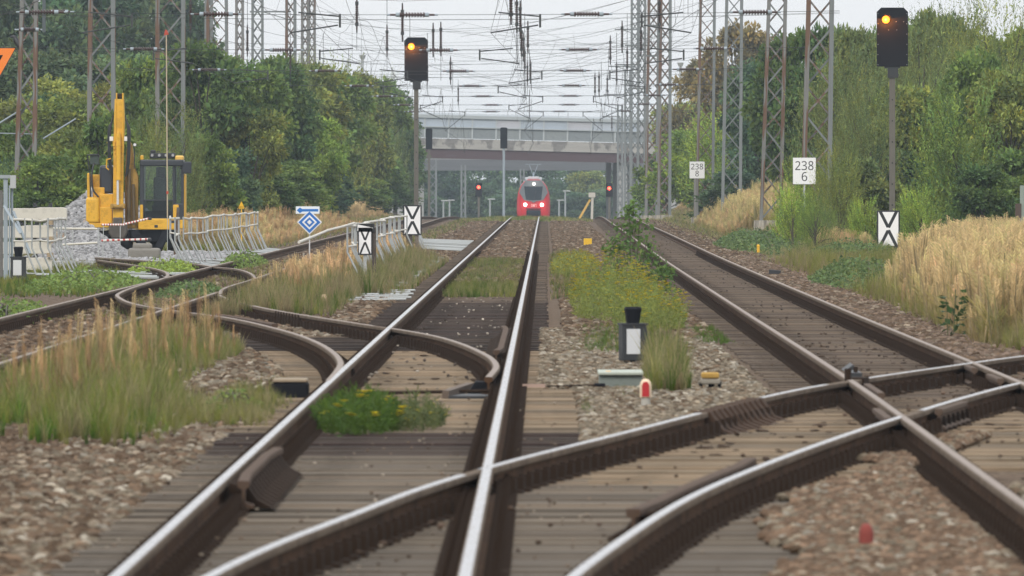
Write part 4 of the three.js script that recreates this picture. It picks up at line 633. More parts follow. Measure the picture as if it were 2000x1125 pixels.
barrier('white-topped barrier posts left of the main track behind the tall weeds', run(-3.55, 222, 306, 3.6, 0.1), 1, (d) => -2.5, { rail: M.offwhite });
barrier('far barrier posts right of the crossed board by the main track', run(0, 345, 405, 4.2, 0.05).map(([x, d]) => [x - 0.0107 * d, d]), 1, (d) => -2.35, { rail: M.offwhite });
barrier('low-left barrier bent around the concrete sleeper stack', [[28, 243], [46, 240], [61, 240], [78, 241], [93, 240], [106, 243], [115, 248], [122, 252], [129, 255]].map(([p, d]) => [xAt(p, d), d]), 1, (d) => RL.leftL(d) - 0.35, { h: 1.04, rail: M.offwhite });
lone('pipe_rail', polyTube([at(584, 473, 168), at(612, 462, 182), at(640, 450, 198), at(668, 443, 210), at(692, 436, 224)], 0.022, 7), M.offwhite, 'whitish pipe rail running from the left track to the barrier by the small crossed board', 'pipe rail');
for (let i = 0; i < 6; i++) { const d = 196 + i * 3.4, p = lone('loose_pipe', bar(V(-0.52 - 0.05 * (i % 3), 0, 0), V(0.5 + 0.07 * (i % 2), 0.015, 0.2 * (i % 2)), 0.042, 0.042, 8), galvPipe, `${['nearest', 'second', 'third', 'fourth', 'fifth', 'farthest'][i]} of the galvanised pipes lying flat by the left main rail below the weeds`, 'pipe', 'pipes lying by the main rail'); p.position.set(-2.72 - 0.02 * i, -0.14, -d); }
{ // striped rails on thin stakes before the heap
  const d = 318, t = thing('striped_barrier', 'red and white striped rails on thin stakes before the stone heap', 'safety barrier');
  const P = (px, py) => at(px, py, d);
  for (const [a, b] of [[[100, 446], [190, 447]], [[198, 439], [243, 439]], [[243, 438], [294, 426]], [[120, 478], [190, 474]], [[198, 470], [294, 467]]]) part('striped_rail', bar(P(...a), P(...b), 0.055, 0.055, 8), a[0] < 150 ? M.offwhite : stripe, t);
  for (const [px, y0, y1] of [[142, 444, 514], [193, 444, 519], [202, 438, 512], [235, 442, 510]]) part('stake', bar(P(px, y0), P(px - 1, y1), 0.025, 0.025, 6), M.galv, t);
  for (const [px, py] of [[293, 427], [292, 468], [305, 442], [337, 433]]) part('clamp', rbox(0.09, 0.075, 0.08, 0.015, P(px, py).x, P(px, py).y, -d + 0.05), M.black, t);
  const w = lone('leaning_post', merge([bar(at(348, 405, 330), at(341, 502, 330), 0.075, 0.05)]), S([0.62, 0.56, 0.50], { map: T.rustMetal }), 'white post streaked with rust leaning by the barrier at the excavator', 'post');
  lone('warning_triangle', merge([prism([[-0.09, -0.08], [0.09, -0.08], [0, 0.11]], 0.02, 0.004).translate(...at(471.5, 400, 372).toArray()), box(0.17, 0.06, 0.02, at(471.5, 0, 372).x, at(0, 405.5, 372).y, -372), box(0.03, 1.0, 0.03, at(471.5, 0, 372).x, at(0, 439, 372).y, -372.03)]), S([0.80, 0.46, 0.02]), 'tiny yellow warning triangle over the long barrier row', 'warning sign');
}
// ---------- stacked concrete sleepers, steel frame ----------
{
  const d = 262, u = FPX / d, ml = S([0.60, 0.58, 0.52], { map: T.grit, roughness: 0.95 });
  const prof = [[-1.3, 0], [1.3, 0], [1.3, 0.19], [1.22, 0.215], [0.72, 0.215], [0.62, 0.2], [-0.62, 0.2], [-0.72, 0.215], [-1.22, 0.215], [-1.3, 0.19]];
  const tops = [[131, 405], [104, 440], [100, 471], [102, 503]];
  const words = ['topmost pale concrete sleeper of the stack, jutting furthest right', 'second pale concrete sleeper from the top of the stack', 'third pale concrete sleeper from the top of the stack', 'lowest pale concrete sleeper of the stack, behind the bent pipes'];
  tops.forEach(([pr, pt], i) => {
    const y = yAt(pt, d) - 0.27, x = xAt(pr, d) - 1.3, t = thing('concrete_sleeper', words[i], 'concrete sleeper', [x, y, -d]);
    part('beam', prism(prof.map(([a, b]) => [a, b * 1.25]), 0.28, 0.012), ml, t);
    for (const s of [-0.78, 0.78]) { part('clip', [prism([[-0.05, 0], [0.05, 0], [0.02, 0.08], [-0.04, 0.10]], 0.1, 0.008).translate(s - 0.16, 0.27, 0), prism([[-0.05, 0], [0.05, 0], [0.04, 0.10], [-0.02, 0.08]], 0.1, 0.008).translate(s + 0.16, 0.27, 0), box(0.26, 0.02, 0.16, s, 0.275, 0)], M.black, t); }
    if (i) { const b = lone('timber_spacer', box(0.12, 0.09, 0.5, 0, 0, 0), S([0.42, 0.33, 0.22], { map: T.wood }), ['', 'tan timber block under the topmost concrete sleeper', 'timber block under the second concrete sleeper', 'timber block under the third concrete sleeper'][i], 'timber'); b.position.set(xAt(98, d), y + 0.325, -d); }
  });
  const d2 = 247, P = (px, py) => at(px, py, d2), t = thing('steel_frame', 'blue-grey steel post frame with a cap box at the left edge', 'steel frame', [xAt(12, d2), -0.2, -d2]), o = t.position;
  const L = (px, py, z = 0) => P(px, py).sub(o).add(V(0, 0, z)); const gb = M.galvBlue;
  part('post', bar(L(11, 346), L(11, 546), 0.085, 0.085), gb, t); part('post', bar(L(18.5, 362), L(18.5, 548), 0.03, 0.06), gb, t); part('post', bar(L(23, 362, -0.1), L(23, 548, -0.1), 0.045, 0.06), gb, t);
  part('cap_box', box(0.11, 0.26, 0.2, L(25.5, 355).x, L(25.5, 355).y, 0), S([0.42, 0.44, 0.45]), t); part('top_beam', bar(L(-12, 345), L(20, 345), 0.07, 0.16), S([0.30, 0.34, 0.37]), t);
  part('brace', bar(L(8, 402, 0.06), L(42, 456, 0.4), 0.03, 0.05), gb, t); part('brace', bar(L(26, 413, 0.05), L(60, 495, 0.3), 0.04, 0.05), gb, t); part('concrete_post', box(0.16, 1.75, 0.16, L(0, 0).x - 0.03, 0.92, -0.15), S([0.17, 0.165, 0.16], { map: T.grit }), t);
}
// ---------- shunting lanterns ----------
function lantern(px, d, k, label, turn) {
  const t = thing('shunting_lantern', label, 'lantern', [xAt(px, d), -0.22, -d], turn);
  part('housing', [rbox(0.262, 0.385, 0.26, 0.012, 0, 0.275, 0), box(0.285, 0.02, 0.285, 0, 0.468, 0)], M.black, t);
  part('chimney', [new THREE.CylinderGeometry(0.083, 0.062, 0.15, 4, 1).rotateY(Math.PI / 4).scale(1.35, 1, 1.35).translate(0, 0.55, 0), new THREE.CylinderGeometry(0.07, 0.088, 0.025, 4, 1).rotateY(Math.PI / 4).scale(1.35, 1, 1.35).translate(0, 0.637, 0)], M.blackMatt, t);
  part('pane', rbox(0.145, 0.265, 0.02, 0.004, -0.015, 0.285, 0.128), S([0.58, 0.60, 0.62], { roughness: 0.35 }), t);
  part('stem', cyl(0.025, 0.03, 0.14, 0, 0.05, 0, 8), M.black, t); t.scale.setScalar(k); return t;
}
lantern(1236, 128, 0.99, 'black shunting lantern with a white pane amid grass and stones', 0.16);
lantern(36, 238, 1.12, 'black shunting lantern with a white pane at the left steel frame', 0.0);
// ---------- small trackside things ----------
{
  const d = 113, x = xAt(1212, d), b = thing('cable_box', 'low grey-green box with a pale lid in front of the right lantern', 'cable box', [x, -0.185, -d]);
  part('housing', rbox(0.40, 0.15, 0.5, 0.012, 0, 0.055, 0), S([0.20, 0.235, 0.22], { map: T.grit, roughness: 0.7 }), b); part('lid', rbox(0.415, 0.028, 1.6, 0.008, 0, 0.145, -0.5), S([0.40, 0.44, 0.38], { map: T.grit, roughness: 0.7 }), b); part('mark', box(0.045, 0.002, 0.3, -0.11, 0.1605, -0.2), S([0.75, 0.42, 0.1]), b);
  const marker = (px, py, dd, w, h, cap, stem, label, name = 'marker_post') => {
    const t = thing(name, label, 'marker post', [xAt(px, dd), -0.22, -dd]); const k = w / 2;
    part('stem', cyl(k * 0.75, k * 0.75, h, 0, h / 2, 0, 12), stem, t);
    part('cap', new THREE.LatheGeometry([[0.001, 0.155], [k * 0.5, 0.15], [k * 0.85, 0.13], [k, 0.10], [k, 0.0], [k * 0.8, -0.004], [0.001, -0.004]].map((p) => new THREE.Vector2(...p)), 18).translate(0, h, 0), cap[0], t);
    if (cap[1]) part('cap_face', prism([[-k * 0.62, 0.005], [k * 0.62, 0.005], [k * 0.62, 0.10], [k * 0.35, 0.13], [-k * 0.35, 0.13], [-k * 0.62, 0.10]], 0.01, 0.003).translate(0, h, k * 0.985), cap[1], t);
  };
  marker(1261, 0, 103, 0.10, 0.13, [S([0.74, 0.58, 0.42]), S([0.42, 0.025, 0.03])], S([0.42, 0.41, 0.37]), 'short grey marker post with red and cream cap among stones');
  marker(1692, 0, 61.8, 0.075, 0.05, [S([0.22, 0.045, 0.035]), null], S([0.4, 0.25, 0.12]), 'small blurred red marker peg in the near right stones');
  marker(633, 0, 187, 0.085, 0.10, [S([0.70, 0.50, 0.33]), null], S([0.10, 0.08, 0.07]), 'short marker post with a pale orange cap below the blue diamond');
  const mg = thing('track_magnet', 'yellow-brown track magnet on dark legs beside the grass tuft', 'track magnet', [xAt(1387, 112), -0.2, -112]);
  part('body', rbox(0.165, 0.055, 0.3, 0.02, 0, 0.155, 0), S([0.42, 0.26, 0.06], { map: T.dirt }), mg); part('base', [rbox(0.18, 0.045, 0.3, 0.012, 0, 0.10, 0), box(0.22, 0.03, 0.1, 0, 0.09, 0)], S([0.28, 0.26, 0.22], { map: T.grit }), mg); part('leg', [box(0.03, 0.09, 0.2, -0.085, 0.045, 0), box(0.03, 0.09, 0.2, 0.085, 0.045, 0), box(0.05, 0.06, 0.2, 0.01, 0.05, 0.0)], M.blackMatt, mg);
  const yb = thing('yellow_cap', 'small ribbed yellow cap box in the ballast beyond the weeds', 'cap box', [xAt(1148, 385), -0.2, -385]); for (let i = 0; i < 4; i++) part('rib', rbox(0.062, 0.22, 0.18, 0.012, -0.096 + i * 0.064, 0.13, 0), S([0.80, 0.50, 0.03]), yb); part('base', box(0.28, 0.05, 0.2, 0, 0.02, 0), S([0.5, 0.33, 0.05]), yb);
  const bx = thing('trough_lid', 'black tilted box lying beside the right-hand rail', 'box', [xAt(1514, 255), -0.2, -255]); part('lid', prism([[-0.13, 0.02], [0.10, 0.0], [0.12, 0.13], [-0.13, 0.15]], 0.14, 0.01), M.black, bx);
  lone('marker_peg', merge([cyl(0.04, 0.04, 0.16, 0, 0.08, 0, 10), new THREE.SphereGeometry(0.045, 10, 8).translate(0, 0.17, 0)]), S([0.75, 0.42, 0.03]), 'tiny yellow peg in the brambles right of the track', 'marker post').position.set(xAt(1481, 330), -0.1, -330);
  const dr = thing('point_rod', 'dark rod with a pink-brown end lying right of the main rail', 'rod', [0, -0.16, -112.5]); part('rod', bar(V(-0.1, 0.0, 0), V(0.55, 0.015, 0), 0.025, 0.04), M.fast, dr); part('sleeve', bar(V(-0.28, 0.01, 0), V(0.0, 0.01, 0), 0.035, 0.05), S([0.42, 0.30, 0.25]), dr); part('joint', rbox(0.10, 0.03, 0.2, 0.01, 0.5, 0.02, 0), M.blackMatt, dr);
  const ep = thing('edge_post', 'grey-green post with a brown box at the right edge', 'post', [xAt(1996, 330), -0.2, -330]); part('post', box(0.11, 1.9, 0.1, 0, 0.95, 0), S([0.25, 0.30, 0.27]), ep); part('box', box(0.16, 0.38, 0.16, -0.1, 1.22, 0), S([0.08, 0.055, 0.045]), ep);
  const rp = thing('edge_stump', 'rusty stump of steel at the right edge beside the near rails', 'steel post', [xAt(1999, 127), -0.2, -127]); part('stub', box(0.05, 0.22, 0.05, 0, 0.11, 0), S([0.12, 0.07, 0.05]), rp); part('foot', box(0.12, 0.02, 0.12, 0, 0.01, 0), M.fast, rp);
  const er = thing('earthing_pole', 'thin tan earthing pole with a red tip hooked up before the mast', 'pole', [xAt(327, 345), -0.2, -345]);
  const top = yAt(66, 345) + 0.2; part('rod', bar(V(0, 1.0, 0), V(-0.03, top, 0), 0.034, 0.034, 8), S([0.50, 0.42, 0.30]), er); part('clamp', prism([[-0.07, -0.05], [0.07, -0.02], [0.02, 0.10], [-0.03, 0.12]], 0.05, 0.01).translate(-0.03, top, 0), S([0.45, 0.07, 0.04]), er); part('tag', box(0.06, 0.08, 0.03, 0, yAt(376, 345) + 0.2, 0.02), S([0.45, 0.07, 0.04]), er); part('lower_rod', bar(V(0, 0, 0), V(0, 1.0, 0), 0.02, 0.02, 6), M.galv, er);
  // far yellow crane and platform lamps beyond the bridge
  const cr = thing('crane_boom', 'distant yellow crane boom leaning to the right under the bridge', 'crane', [xAt(1146, 1290), grade(1290), -1290]); part('boom', bar(V(-0.9, 1.0, 0), V(0.35, 3.2, 0), 0.22, 0.22), S([0.58, 0.36, 0.06]), cr); part('head', [box(0.7, 0.5, 0.4, 0.55, 3.7, 0), bar(V(0.5, 0, 0), V(0.6, 3.5, 0), 0.25)], S([0.5, 0.47, 0.42]), cr); part('base', rbox(2, 0.9, 3, 0.1, -0.9, 0.3, 0), S([0.6, 0.4, 0.06]), cr);
  const lampSpots = [[810, 388, 'first'], [866, 392, 'second'], [878, 391, 'third'], [957, 389, 'fourth'], [1092, 391, 'fifth'], [1104, 373, 'sixth']];
  for (const [px, py, nth] of lampSpots) { const D = 1320, y = yAt(py, D), t = thing('platform_lamp', `${nth} pale platform lamp from the left under the bridge`, 'lamp post', [xAt(px, D), grade(D), -D]), h = y - grade(D); part('post', cyl(0.09, 0.11, h, 0, h / 2, 0, 8), S([0.30, 0.33, 0.34]), t); part('lamp_head', rbox(0.8, 0.12, 0.3, 0.04, 0.15, h, 0), S([0.42, 0.44, 0.45]), t); }
  const lp = thing('floodlight_pole', 'tall pale floodlight pole left of the brownish tree', 'lamp post', [xAt(1329, 900), grade(900), -900]); part('post', cyl(0.09, 0.14, yAt(126, 900) - grade(900), 0, (yAt(126, 900) - grade(900)) / 2, 0, 8), M.galv, lp); part('lamp_head', cyl(0.26, 0.16, 0.28, 0, yAt(126, 900) - grade(900), 0, 10), M.galv, lp);
  const lp2 = copyOf(lp, [xAt(708, 880), grade(880), -880], 0, 'floodlight pole rising behind the last of the left trees', [1, 1.02, 1]);
}
// ---------- vegetation ----------
// leaves: one four-cornered folded leaf each, merged per crown; a few crowns per kind, cloned
function leafMesh(leaves) {                                            // [x,y,z, dir(3), side(3), len, wid, r,g,b]
  const n = leaves.length, pos = new Float32Array(n * 12), nor = new Float32Array(n * 12), col = new Float32Array(n * 12), ix = new Uint32Array(n * 6);
  const a = V(0, 0, 0), s = V(0, 0, 0), u = V(0, 0, 0);
  leaves.forEach((L, i) => {
    a.set(L[3], L[4], L[5]).normalize(); s.set(L[6], L[7], L[8]); s.addScaledVector(a, -s.dot(a)).normalize(); u.crossVectors(a, s);
    const l = L[9], w = L[10] / 2, o = i * 12, fold = w * 0.35;
    const p = [[0, 0, 0], [0.45 * l, w, fold], [l, 0, -0.08 * l], [0.45 * l, -w, fold]];
    p.forEach((q, k) => { for (let c = 0; c < 3; c++) { const A = a.getComponent(c), B = s.getComponent(c), C = u.getComponent(c); pos[o + k * 3 + c] = L[c] + A * q[0] + B * q[1] + C * q[2]; nor[o + k * 3 + c] = C; col[o + k * 3 + c] = L[11 + c]; } });
    ix.set([i * 4, i * 4 + 2, i * 4 + 1, i * 4, i * 4 + 3, i * 4 + 2], i * 6);
  });
  const g = new THREE.BufferGeometry(); g.setAttribute('position', new THREE.BufferAttribute(pos, 3)); g.setAttribute('normal', new THREE.BufferAttribute(nor, 3)); g.setAttribute('color', new THREE.BufferAttribute(col, 3)); g.setIndex(new THREE.BufferAttribute(ix, 1)); return g;
}
const rdir = (r) => { const z = 2 * r() - 1, a = r() * 6.2832, q = Math.sqrt(1 - z * z); return V(q * Math.cos(a), z, q * Math.sin(a)); };
const tone = (r, v = 0.3) => { const k = 1 + (r() - 0.5) * 2 * v, y = (r() - 0.5) * 0.3; return [k * (1 + y), k * (1 + y * 0.4), k * (1 - y * 0.5)]; };
// crown in a unit frame: height 1 from the ground, width 1
function broadCrown(seed, nLeaf, { base = 0.12, clumps = 46, leaf = 0.034, low = 0.5, spread = 0.17, warm = 0 } = {}) {
  const r = rng(seed), C = [], L = [];
  for (let i = 0; i < clumps; i++) { const h = base + (1 - base) * Math.pow(r(), 0.85), f = (h - base) / (1 - base), prof = Math.sqrt(clamp(1 - Math.pow(Math.abs(f - 0.42) / 0.6, 2.2), 0, 1)) * (f < 0.42 ? lerp(low, 1, f / 0.42) : 1), a = r() * 6.2832, q = 0.40 * prof * Math.sqrt(0.25 + 0.75 * r()); C.push([Math.cos(a) * q, Math.min(h, 0.93), Math.sin(a) * q, spread * (0.55 + 0.7 * r()), tone(r, 0.28)]); }
  for (let i = 0; i < nLeaf; i++) {
    const c = C[Math.floor(r() * C.length)], o = rdir(r), q = c[3] * Math.pow(r(), 0.4) * (0.8 + 0.35 * r()); if (o.y < -0.3 && r() < 0.7) o.y *= -0.6;
    const t = tone(r, 0.42), out = V(c[0], 0.25, c[2]).multiplyScalar(0.8).add(o).add(rdir(r).multiplyScalar(0.75)), side = rdir(r), s = leaf * (0.65 + 0.7 * r());
    const wm = warm && r() < warm ? [1.35, 1.1, 0.8] : [1, 1, 1];
    L.push([c[0] + o.x * q, c[1] + o.y * q * 0.75, c[2] + o.z * q, out.x, out.y - 0.5, out.z, side.x, side.y * 0.4, side.z, s, s * 0.62, c[4][0] * t[0] * wm[0], c[4][1] * t[1] * wm[1], c[4][2] * t[2] * wm[2]]);
  }
  return [leafMesh(L), C];
}
function shootCrown(seed, nShoot, per, { leaf = 0.026, thin = 0.24, len = 0.2 } = {}) {
  const r = rng(seed), C = [], L = [], lobes = []; for (let i = 0; i < 13; i++) lobes.push([r() * 6.28, 0.22 + 0.2 * r(), 0.55 + 0.4 * r(), tone(r, 0.25)]);
  for (let i = 0; i < nShoot; i++) {
    const lb = lobes[Math.floor(r() * lobes.length)], h = Math.pow(r(), 0.8) * lb[2], a = lb[0] + (r() - 0.5) * 1.3, q = lb[1] * Math.sqrt(r()) * (1.15 - 0.55 * h) + 0.04, p = V(Math.cos(a) * q, h, Math.sin(a) * q), dir = V(Math.cos(a) * 0.45, 0.9 + 0.4 * r(), Math.sin(a) * 0.45).add(rdir(r).multiplyScalar(0.35)).normalize(), ln = len * (0.5 + 0.8 * r()) * (1.1 - 0.4 * h);
    if (i % 18 === 0) C.push([p.x, p.y, p.z, 0.1, lb[3]]);
    const tn = tone(r, 0.4);
    for (let k = 0; k < per; k++) { const f = k / per, t = tone(r, 0.35), o = rdir(r), s = leaf * (0.7 + 0.5 * r()) * (1.1 - 0.5 * f), di = dir.clone().multiplyScalar(0.7).add(o.multiplyScalar(0.75)), sd = rdir(r); L.push([p.x + dir.x * ln * f, p.y + dir.y * ln * f, p.z + dir.z * ln * f, di.x, di.y, di.z, sd.x, sd.y, sd.z, s, s * thin, lb[3][0] * tn[0] * t[0], lb[3][1] * tn[1] * t[1], lb[3][2] * tn[2] * t[2]]); }
  }
  return [leafMesh(L), C];
}
function trunkGeo(C, seed, w) {                                        // tapered trunk with limbs to the clumps, unit frame
  const r = rng(seed), g = [cyl(0.012 * w, 0.03 * w, 0.55, 0, 0.27, 0, 8)];
  for (let i = 0; i < C.length; i += 3) { const c = C[i], y = Math.max(0.1, c[1] * (0.3 + 0.3 * r())), a = V(0, y, 0), b = V(c[0], c[1], c[2]), m = a.clone().lerp(b, 0.5).add(V(0, 0.04, 0)); g.push(bar(a, m, 0.012 * w, 0.018 * w, 5), bar(m, b, 0.005 * w, 0.012 * w, 5)); }
  return merge(g);
}
const CR = { b0: broadCrown(101, 16000, { warm: 0.04, clumps: 58, spread: 0.125, leaf: 0.038 }), b1: broadCrown(102, 15000, { base: 0.06, clumps: 70, spread: 0.115, warm: 0.05, leaf: 0.038 }), b2: broadCrown(103, 15000, { base: 0.08, clumps: 48, spread: 0.14, low: 0.7, leaf: 0.038 }), bu: broadCrown(104, 10000, { base: 0.02, clumps: 40, spread: 0.16, low: 0.95, leaf: 0.05 }), s0: shootCrown(201, 1000, 18), s1: shootCrown(202, 1000, 18, { len: 0.24 }), s2: shootCrown(203, 420, 20, { len: 0.3, leaf: 0.04, thin: 0.34 }) };
const TG = {}; for (const k in CR) TG[k] = trunkGeo(CR[k][1], 7, 1);
const leafM = {}; const LM = (c) => leafM[c.join()] ??= S(c, { p: 1, vertexColors: true, side: THREE.DoubleSide, roughness: 0.9, transmission: 0.38, thickness: 0, specularIntensity: 0.15 });
const barkM = S([0.07, 0.058, 0.045], { map: T.grit });
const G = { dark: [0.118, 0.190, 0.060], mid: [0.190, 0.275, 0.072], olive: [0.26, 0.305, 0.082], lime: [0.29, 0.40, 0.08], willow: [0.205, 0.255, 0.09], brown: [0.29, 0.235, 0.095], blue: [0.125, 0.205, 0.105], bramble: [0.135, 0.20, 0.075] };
function tree(kind, px, d, pyTop, w, col, label, cat = 'tree', name = 'tree', yb) {
  const x = xAt(px, d), y0 = yb ?? hgt(x, d), H = yAt(pyTop, d) - y0;
  const t = thing(name, label, cat, [x, y0, -d], (px * 7.3 + d) % 6.28);
  const trunk = part(cat === 'tree' ? 'trunk' : 'stem', TG[kind], barkM, t); trunk.scale.set(w, H, w);
  const crown = part(cat === 'tree' ? 'crown' : 'foliage', CR[kind][0], LM(col), t); crown.scale.set(w, H, w); return t;
}
// left row, near to far
tree('b0', 395, 470, 92, 5.2, G.dark, 'dark broad-leaved tree tall behind the excavator, nearest of the left row');
tree('b1', 300, 485, 118, 4.2, G.mid, 'green tree between the two wide left masts');
tree('b2', 462, 505, 118, 5.0, G.mid, 'mid-green tree just right of the nearest dark left tree');
tree('b0', 528, 545, 120, 5.2, G.dark, 'dark round tree below the grey mast group on the left');
tree('b1', 590, 600, 128, 5.8, G.olive, 'olive-toned tree in the middle of the left row');
tree('b2', 640, 650, 140, 5.6, G.mid, 'leafy tree below the twin mast legs, left row');
tree('b0', 690, 730, 150, 6.2, G.olive, 'yellowish green tree left of the left signal mast');
tree('b1', 728, 800, 160, 6.0, G.mid, 'tall tree near the end of the left row');
tree('b2', 752, 880, 182, 6.0, G.dark, 'dark tree closing the left row before the bridge');
tree('b0', 772, 960, 232, 6.0, G.dark, 'low dark tree against the bridge at its left end');
tree('s1', 562, 572, 112, 4.2, G.willow, 'feathery grey-green tree poking above the left row');
tree('s0', 432, 480, 112, 3.6, G.mid, 'feathery green tree next to the nearest dark left tree');
tree('s2', 668, 690, 138, 4.6, G.olive, 'loose light tree among the middle of the left row');
tree('s1', 738, 820, 150, 5.0, G.willow, 'feathery tree near the bridge end of the left row');
tree('b1', 490, 470, 215, 3.4, G.olive, 'lighter leafy tree low in front of the left row');
tree('b2', 610, 560, 235, 3.8, G.lime, 'bright green low tree in front of the left row');
// left undergrowth
tree('bu', 70, 376, 312, 3.0, G.mid, 'green bush behind the concrete sleeper stack', 'bush', 'bush');
tree('s0', 40, 415, 300, 3.4, G.blue, 'bluish bush at the left edge behind the slim mast', 'bush', 'bush');
tree('bu', 150, 412, 262, 3.0, G.olive, 'olive bush left of the excavator body', 'bush', 'bush');
tree('bu', 205, 390, 236, 3.0, G.mid, 'tall bush around the foot of the wide left mast', 'bush', 'bush');
tree('s0', 280, 396, 222, 2.8, G.olive, 'yellow-green bush directly behind the excavator boom', 'bush', 'bush');
tree('s0', 338, 412, 186, 3.4, G.willow, 'grey-green feathery bush above the excavator cab', 'bush', 'bush');
tree('bu', 395, 430, 270, 3.0, G.mid, 'fresh green bush right of the excavator cab', 'bush', 'bush');
tree('bu', 440, 450, 300, 3.0, G.blue, 'dark bush right of the cab, lower one', 'bush', 'bush');
tree('bu', 500, 480, 325, 3.6, G.dark, 'low dark bush behind the straw grass on the left', 'bush', 'bush');
tree('bu', 560, 530, 320, 3.8, G.mid, 'bush above the right end of the long barrier row', 'bush', 'bush');
tree('bu', 625, 600, 330, 4, G.blue, 'shady bush above the blue arrow board', 'bush', 'bush');
tree('bu', 690, 700, 345, 4.4, G.mid, 'bush behind the grassy bank left of the left signal', 'bush', 'bush');
tree('bu', 745, 800, 340, 4.6, G.dark, 'dark bush left of the left signal pole', 'bush', 'bush');
tree('bu', 10, 430, 250, 3.2, G.mid, 'green bush at the very left edge under the triangle board', 'bush', 'bush');
// right side
tree('s0', 1650, 415, 72, 4.6, G.willow, 'grey-green willow beside the larger kilometre board');
tree('s1', 1712, 440, 80, 4.4, G.willow, 'willow directly behind the right signal head');
tree('s1', 1800, 420, 30, 4.4, G.willow, 'tall willow just right of the right signal');
tree('s0', 1868, 432, 6, 4.6, G.willow, 'tallest willow with feathery top near the right edge');
tree('s1', 1955, 405, -14, 4.8, G.olive, 'olive willow in the top right corner');
tree('b1', 1975, 380, 150, 3.6, G.olive, 'yellow-green leafy tree low at the right edge');
tree('b1', 1668, 450, 66, 3.6, G.willow, 'full grey-green tree top left of the right signal head');
tree('b2', 1745, 462, 52, 3.8, G.mid, 'green tree top hidden behind the right signal head');
tree('b1', 1835, 448, 34, 3.8, G.willow, 'full willow top right of the right signal head');
tree('s2', 1880, 372, 190, 3.6, G.mid, 'leafy green tree right of the right signal pole');
tree('b0', 1548, 500, 78, 4.6, G.dark, 'dark green tree behind the rusty mast on the right');
tree('b1', 1600, 470, 62, 4.0, G.dark, 'dark tree top showing above the larger kilometre board');
tree('b2', 1492, 560, 128, 4.6, G.blue, 'shaded tree left of the dark right tree');
tree('b0', 1440, 740, 56, 6.4, G.brown, 'brownish autumn tree behind the pale lattice mast');
tree('b2', 1385, 800, 120, 6.2, G.brown, 'brown-tinged tree left of the tall autumn tree');
tree('b1', 1335, 880, 205, 6.0, G.olive, 'small olive tree at the right end of the bridge');
tree('s2', 1420, 640, 222, 5.2, G.lime, 'light green bush behind the smaller kilometre board', 'bush', 'bush');
tree('bu', 1345, 700, 262, 4.6, G.lime, 'pale green bush left of the smaller kilometre board', 'bush', 'bush');
tree('bu', 1302, 760, 300, 4.4, G.mid, 'green bush beside the cluster of right masts', 'bush', 'bush');
tree('bu', 1440, 540, 338, 3.4, G.blue, 'dark bramble bush above the right straw patch', 'bush', 'bush');
tree('bu', 1395, 570, 352, 3.0, G.bramble, 'low bramble bush under the smaller kilometre board', 'bush', 'bush');
tree('s2', 1555, 366, 318, 1.7, G.lime, 'yellow-green shrub whose leaves touch the larger kilometre board', 'bush', 'bush');
tree('s0', 1640, 356, 270, 2.2, G.olive, 'olive shrub below the larger kilometre board', 'bush', 'bush');
tree('s2', 1548, 350, 372, 1.5, G.lime, 'low lime-green shrub left of the larger kilometre board', 'bush', 'bush');
tree('s0', 1592, 346, 376, 1.6, G.mid, 'green shrub right below the larger kilometre board', 'bush', 'bush');
tree('b1', 1770, 400, 175, 3.4, G.olive, 'leafy olive tree close behind the right signal pole');
tree('s0', 1700, 395, 150, 3.6, G.willow, 'willow bush left of the right signal pole, rising to mid height');
tree('b2', 1905, 392, 110, 3.4, G.mid, 'full green tree between the willow and the right edge');
tree('bu', 1690, 366, 318, 2.6, G.willow, 'grey-green shrub left of the right signal pole', 'bush', 'bush');
tree('s2', 1800, 352, 372, 1.7, G.lime, 'bright green shrub right of the right signal pole', 'bush', 'bush');
tree('s2', 1690, 352, 392, 1.2, G.lime, 'bright green shrub left of the crossed board', 'bush', 'bush');
tree('bu', 1920, 350, 330, 2.4, G.dark, 'dark shrub behind the straw grass at right', 'bush', 'bush');
tree('bu', 1790, 400, 240, 4.0, G.blue, 'shady thicket behind the right signal pole', 'bush', 'bush');
tree('bu', 1990, 360, 300, 2.6, G.mid, 'green shrub at the right edge above the post', 'bush', 'bush');
// woods read as one mass
function woods(label, list, kind, mat) {
  const m = new THREE.InstancedMesh(CR[kind][0], mat, list.length), r = rng(list.length * 13);
  list.forEach(([px, d, py, w], i) => { const x = xAt(px, d), y0 = hgt(x, d) - 0.3, H = yAt(py, d) - y0; m.setMatrixAt(i, new THREE.Matrix4().compose(V(x, y0, -d), new THREE.Quaternion().setFromAxisAngle(UP, r() * 6.28), V(w, H, w))); const k = 0.75 + 0.5 * r(); m.setColorAt(i, new THREE.Color().setRGB(k * (0.9 + 0.3 * r()), k, k * 0.9)); });
  m.name = numbered('woodland'); m.castShadow = m.receiveShadow = true; scene.add(m); stuff(m, label, 'woodland');
}
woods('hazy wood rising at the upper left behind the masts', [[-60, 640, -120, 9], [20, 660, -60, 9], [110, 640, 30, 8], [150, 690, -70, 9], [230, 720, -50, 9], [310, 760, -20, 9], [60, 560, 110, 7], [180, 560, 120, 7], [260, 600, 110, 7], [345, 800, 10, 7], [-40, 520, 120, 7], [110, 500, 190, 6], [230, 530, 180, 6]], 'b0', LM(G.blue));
woods('olive-tinged lower trees between the two left masts', [[95, 500, 185, 5.5], [140, 480, 200, 5], [60, 520, 160, 6], [20, 520, 190, 6], [250, 500, 150, 5]], 'b2', LM(G.olive));
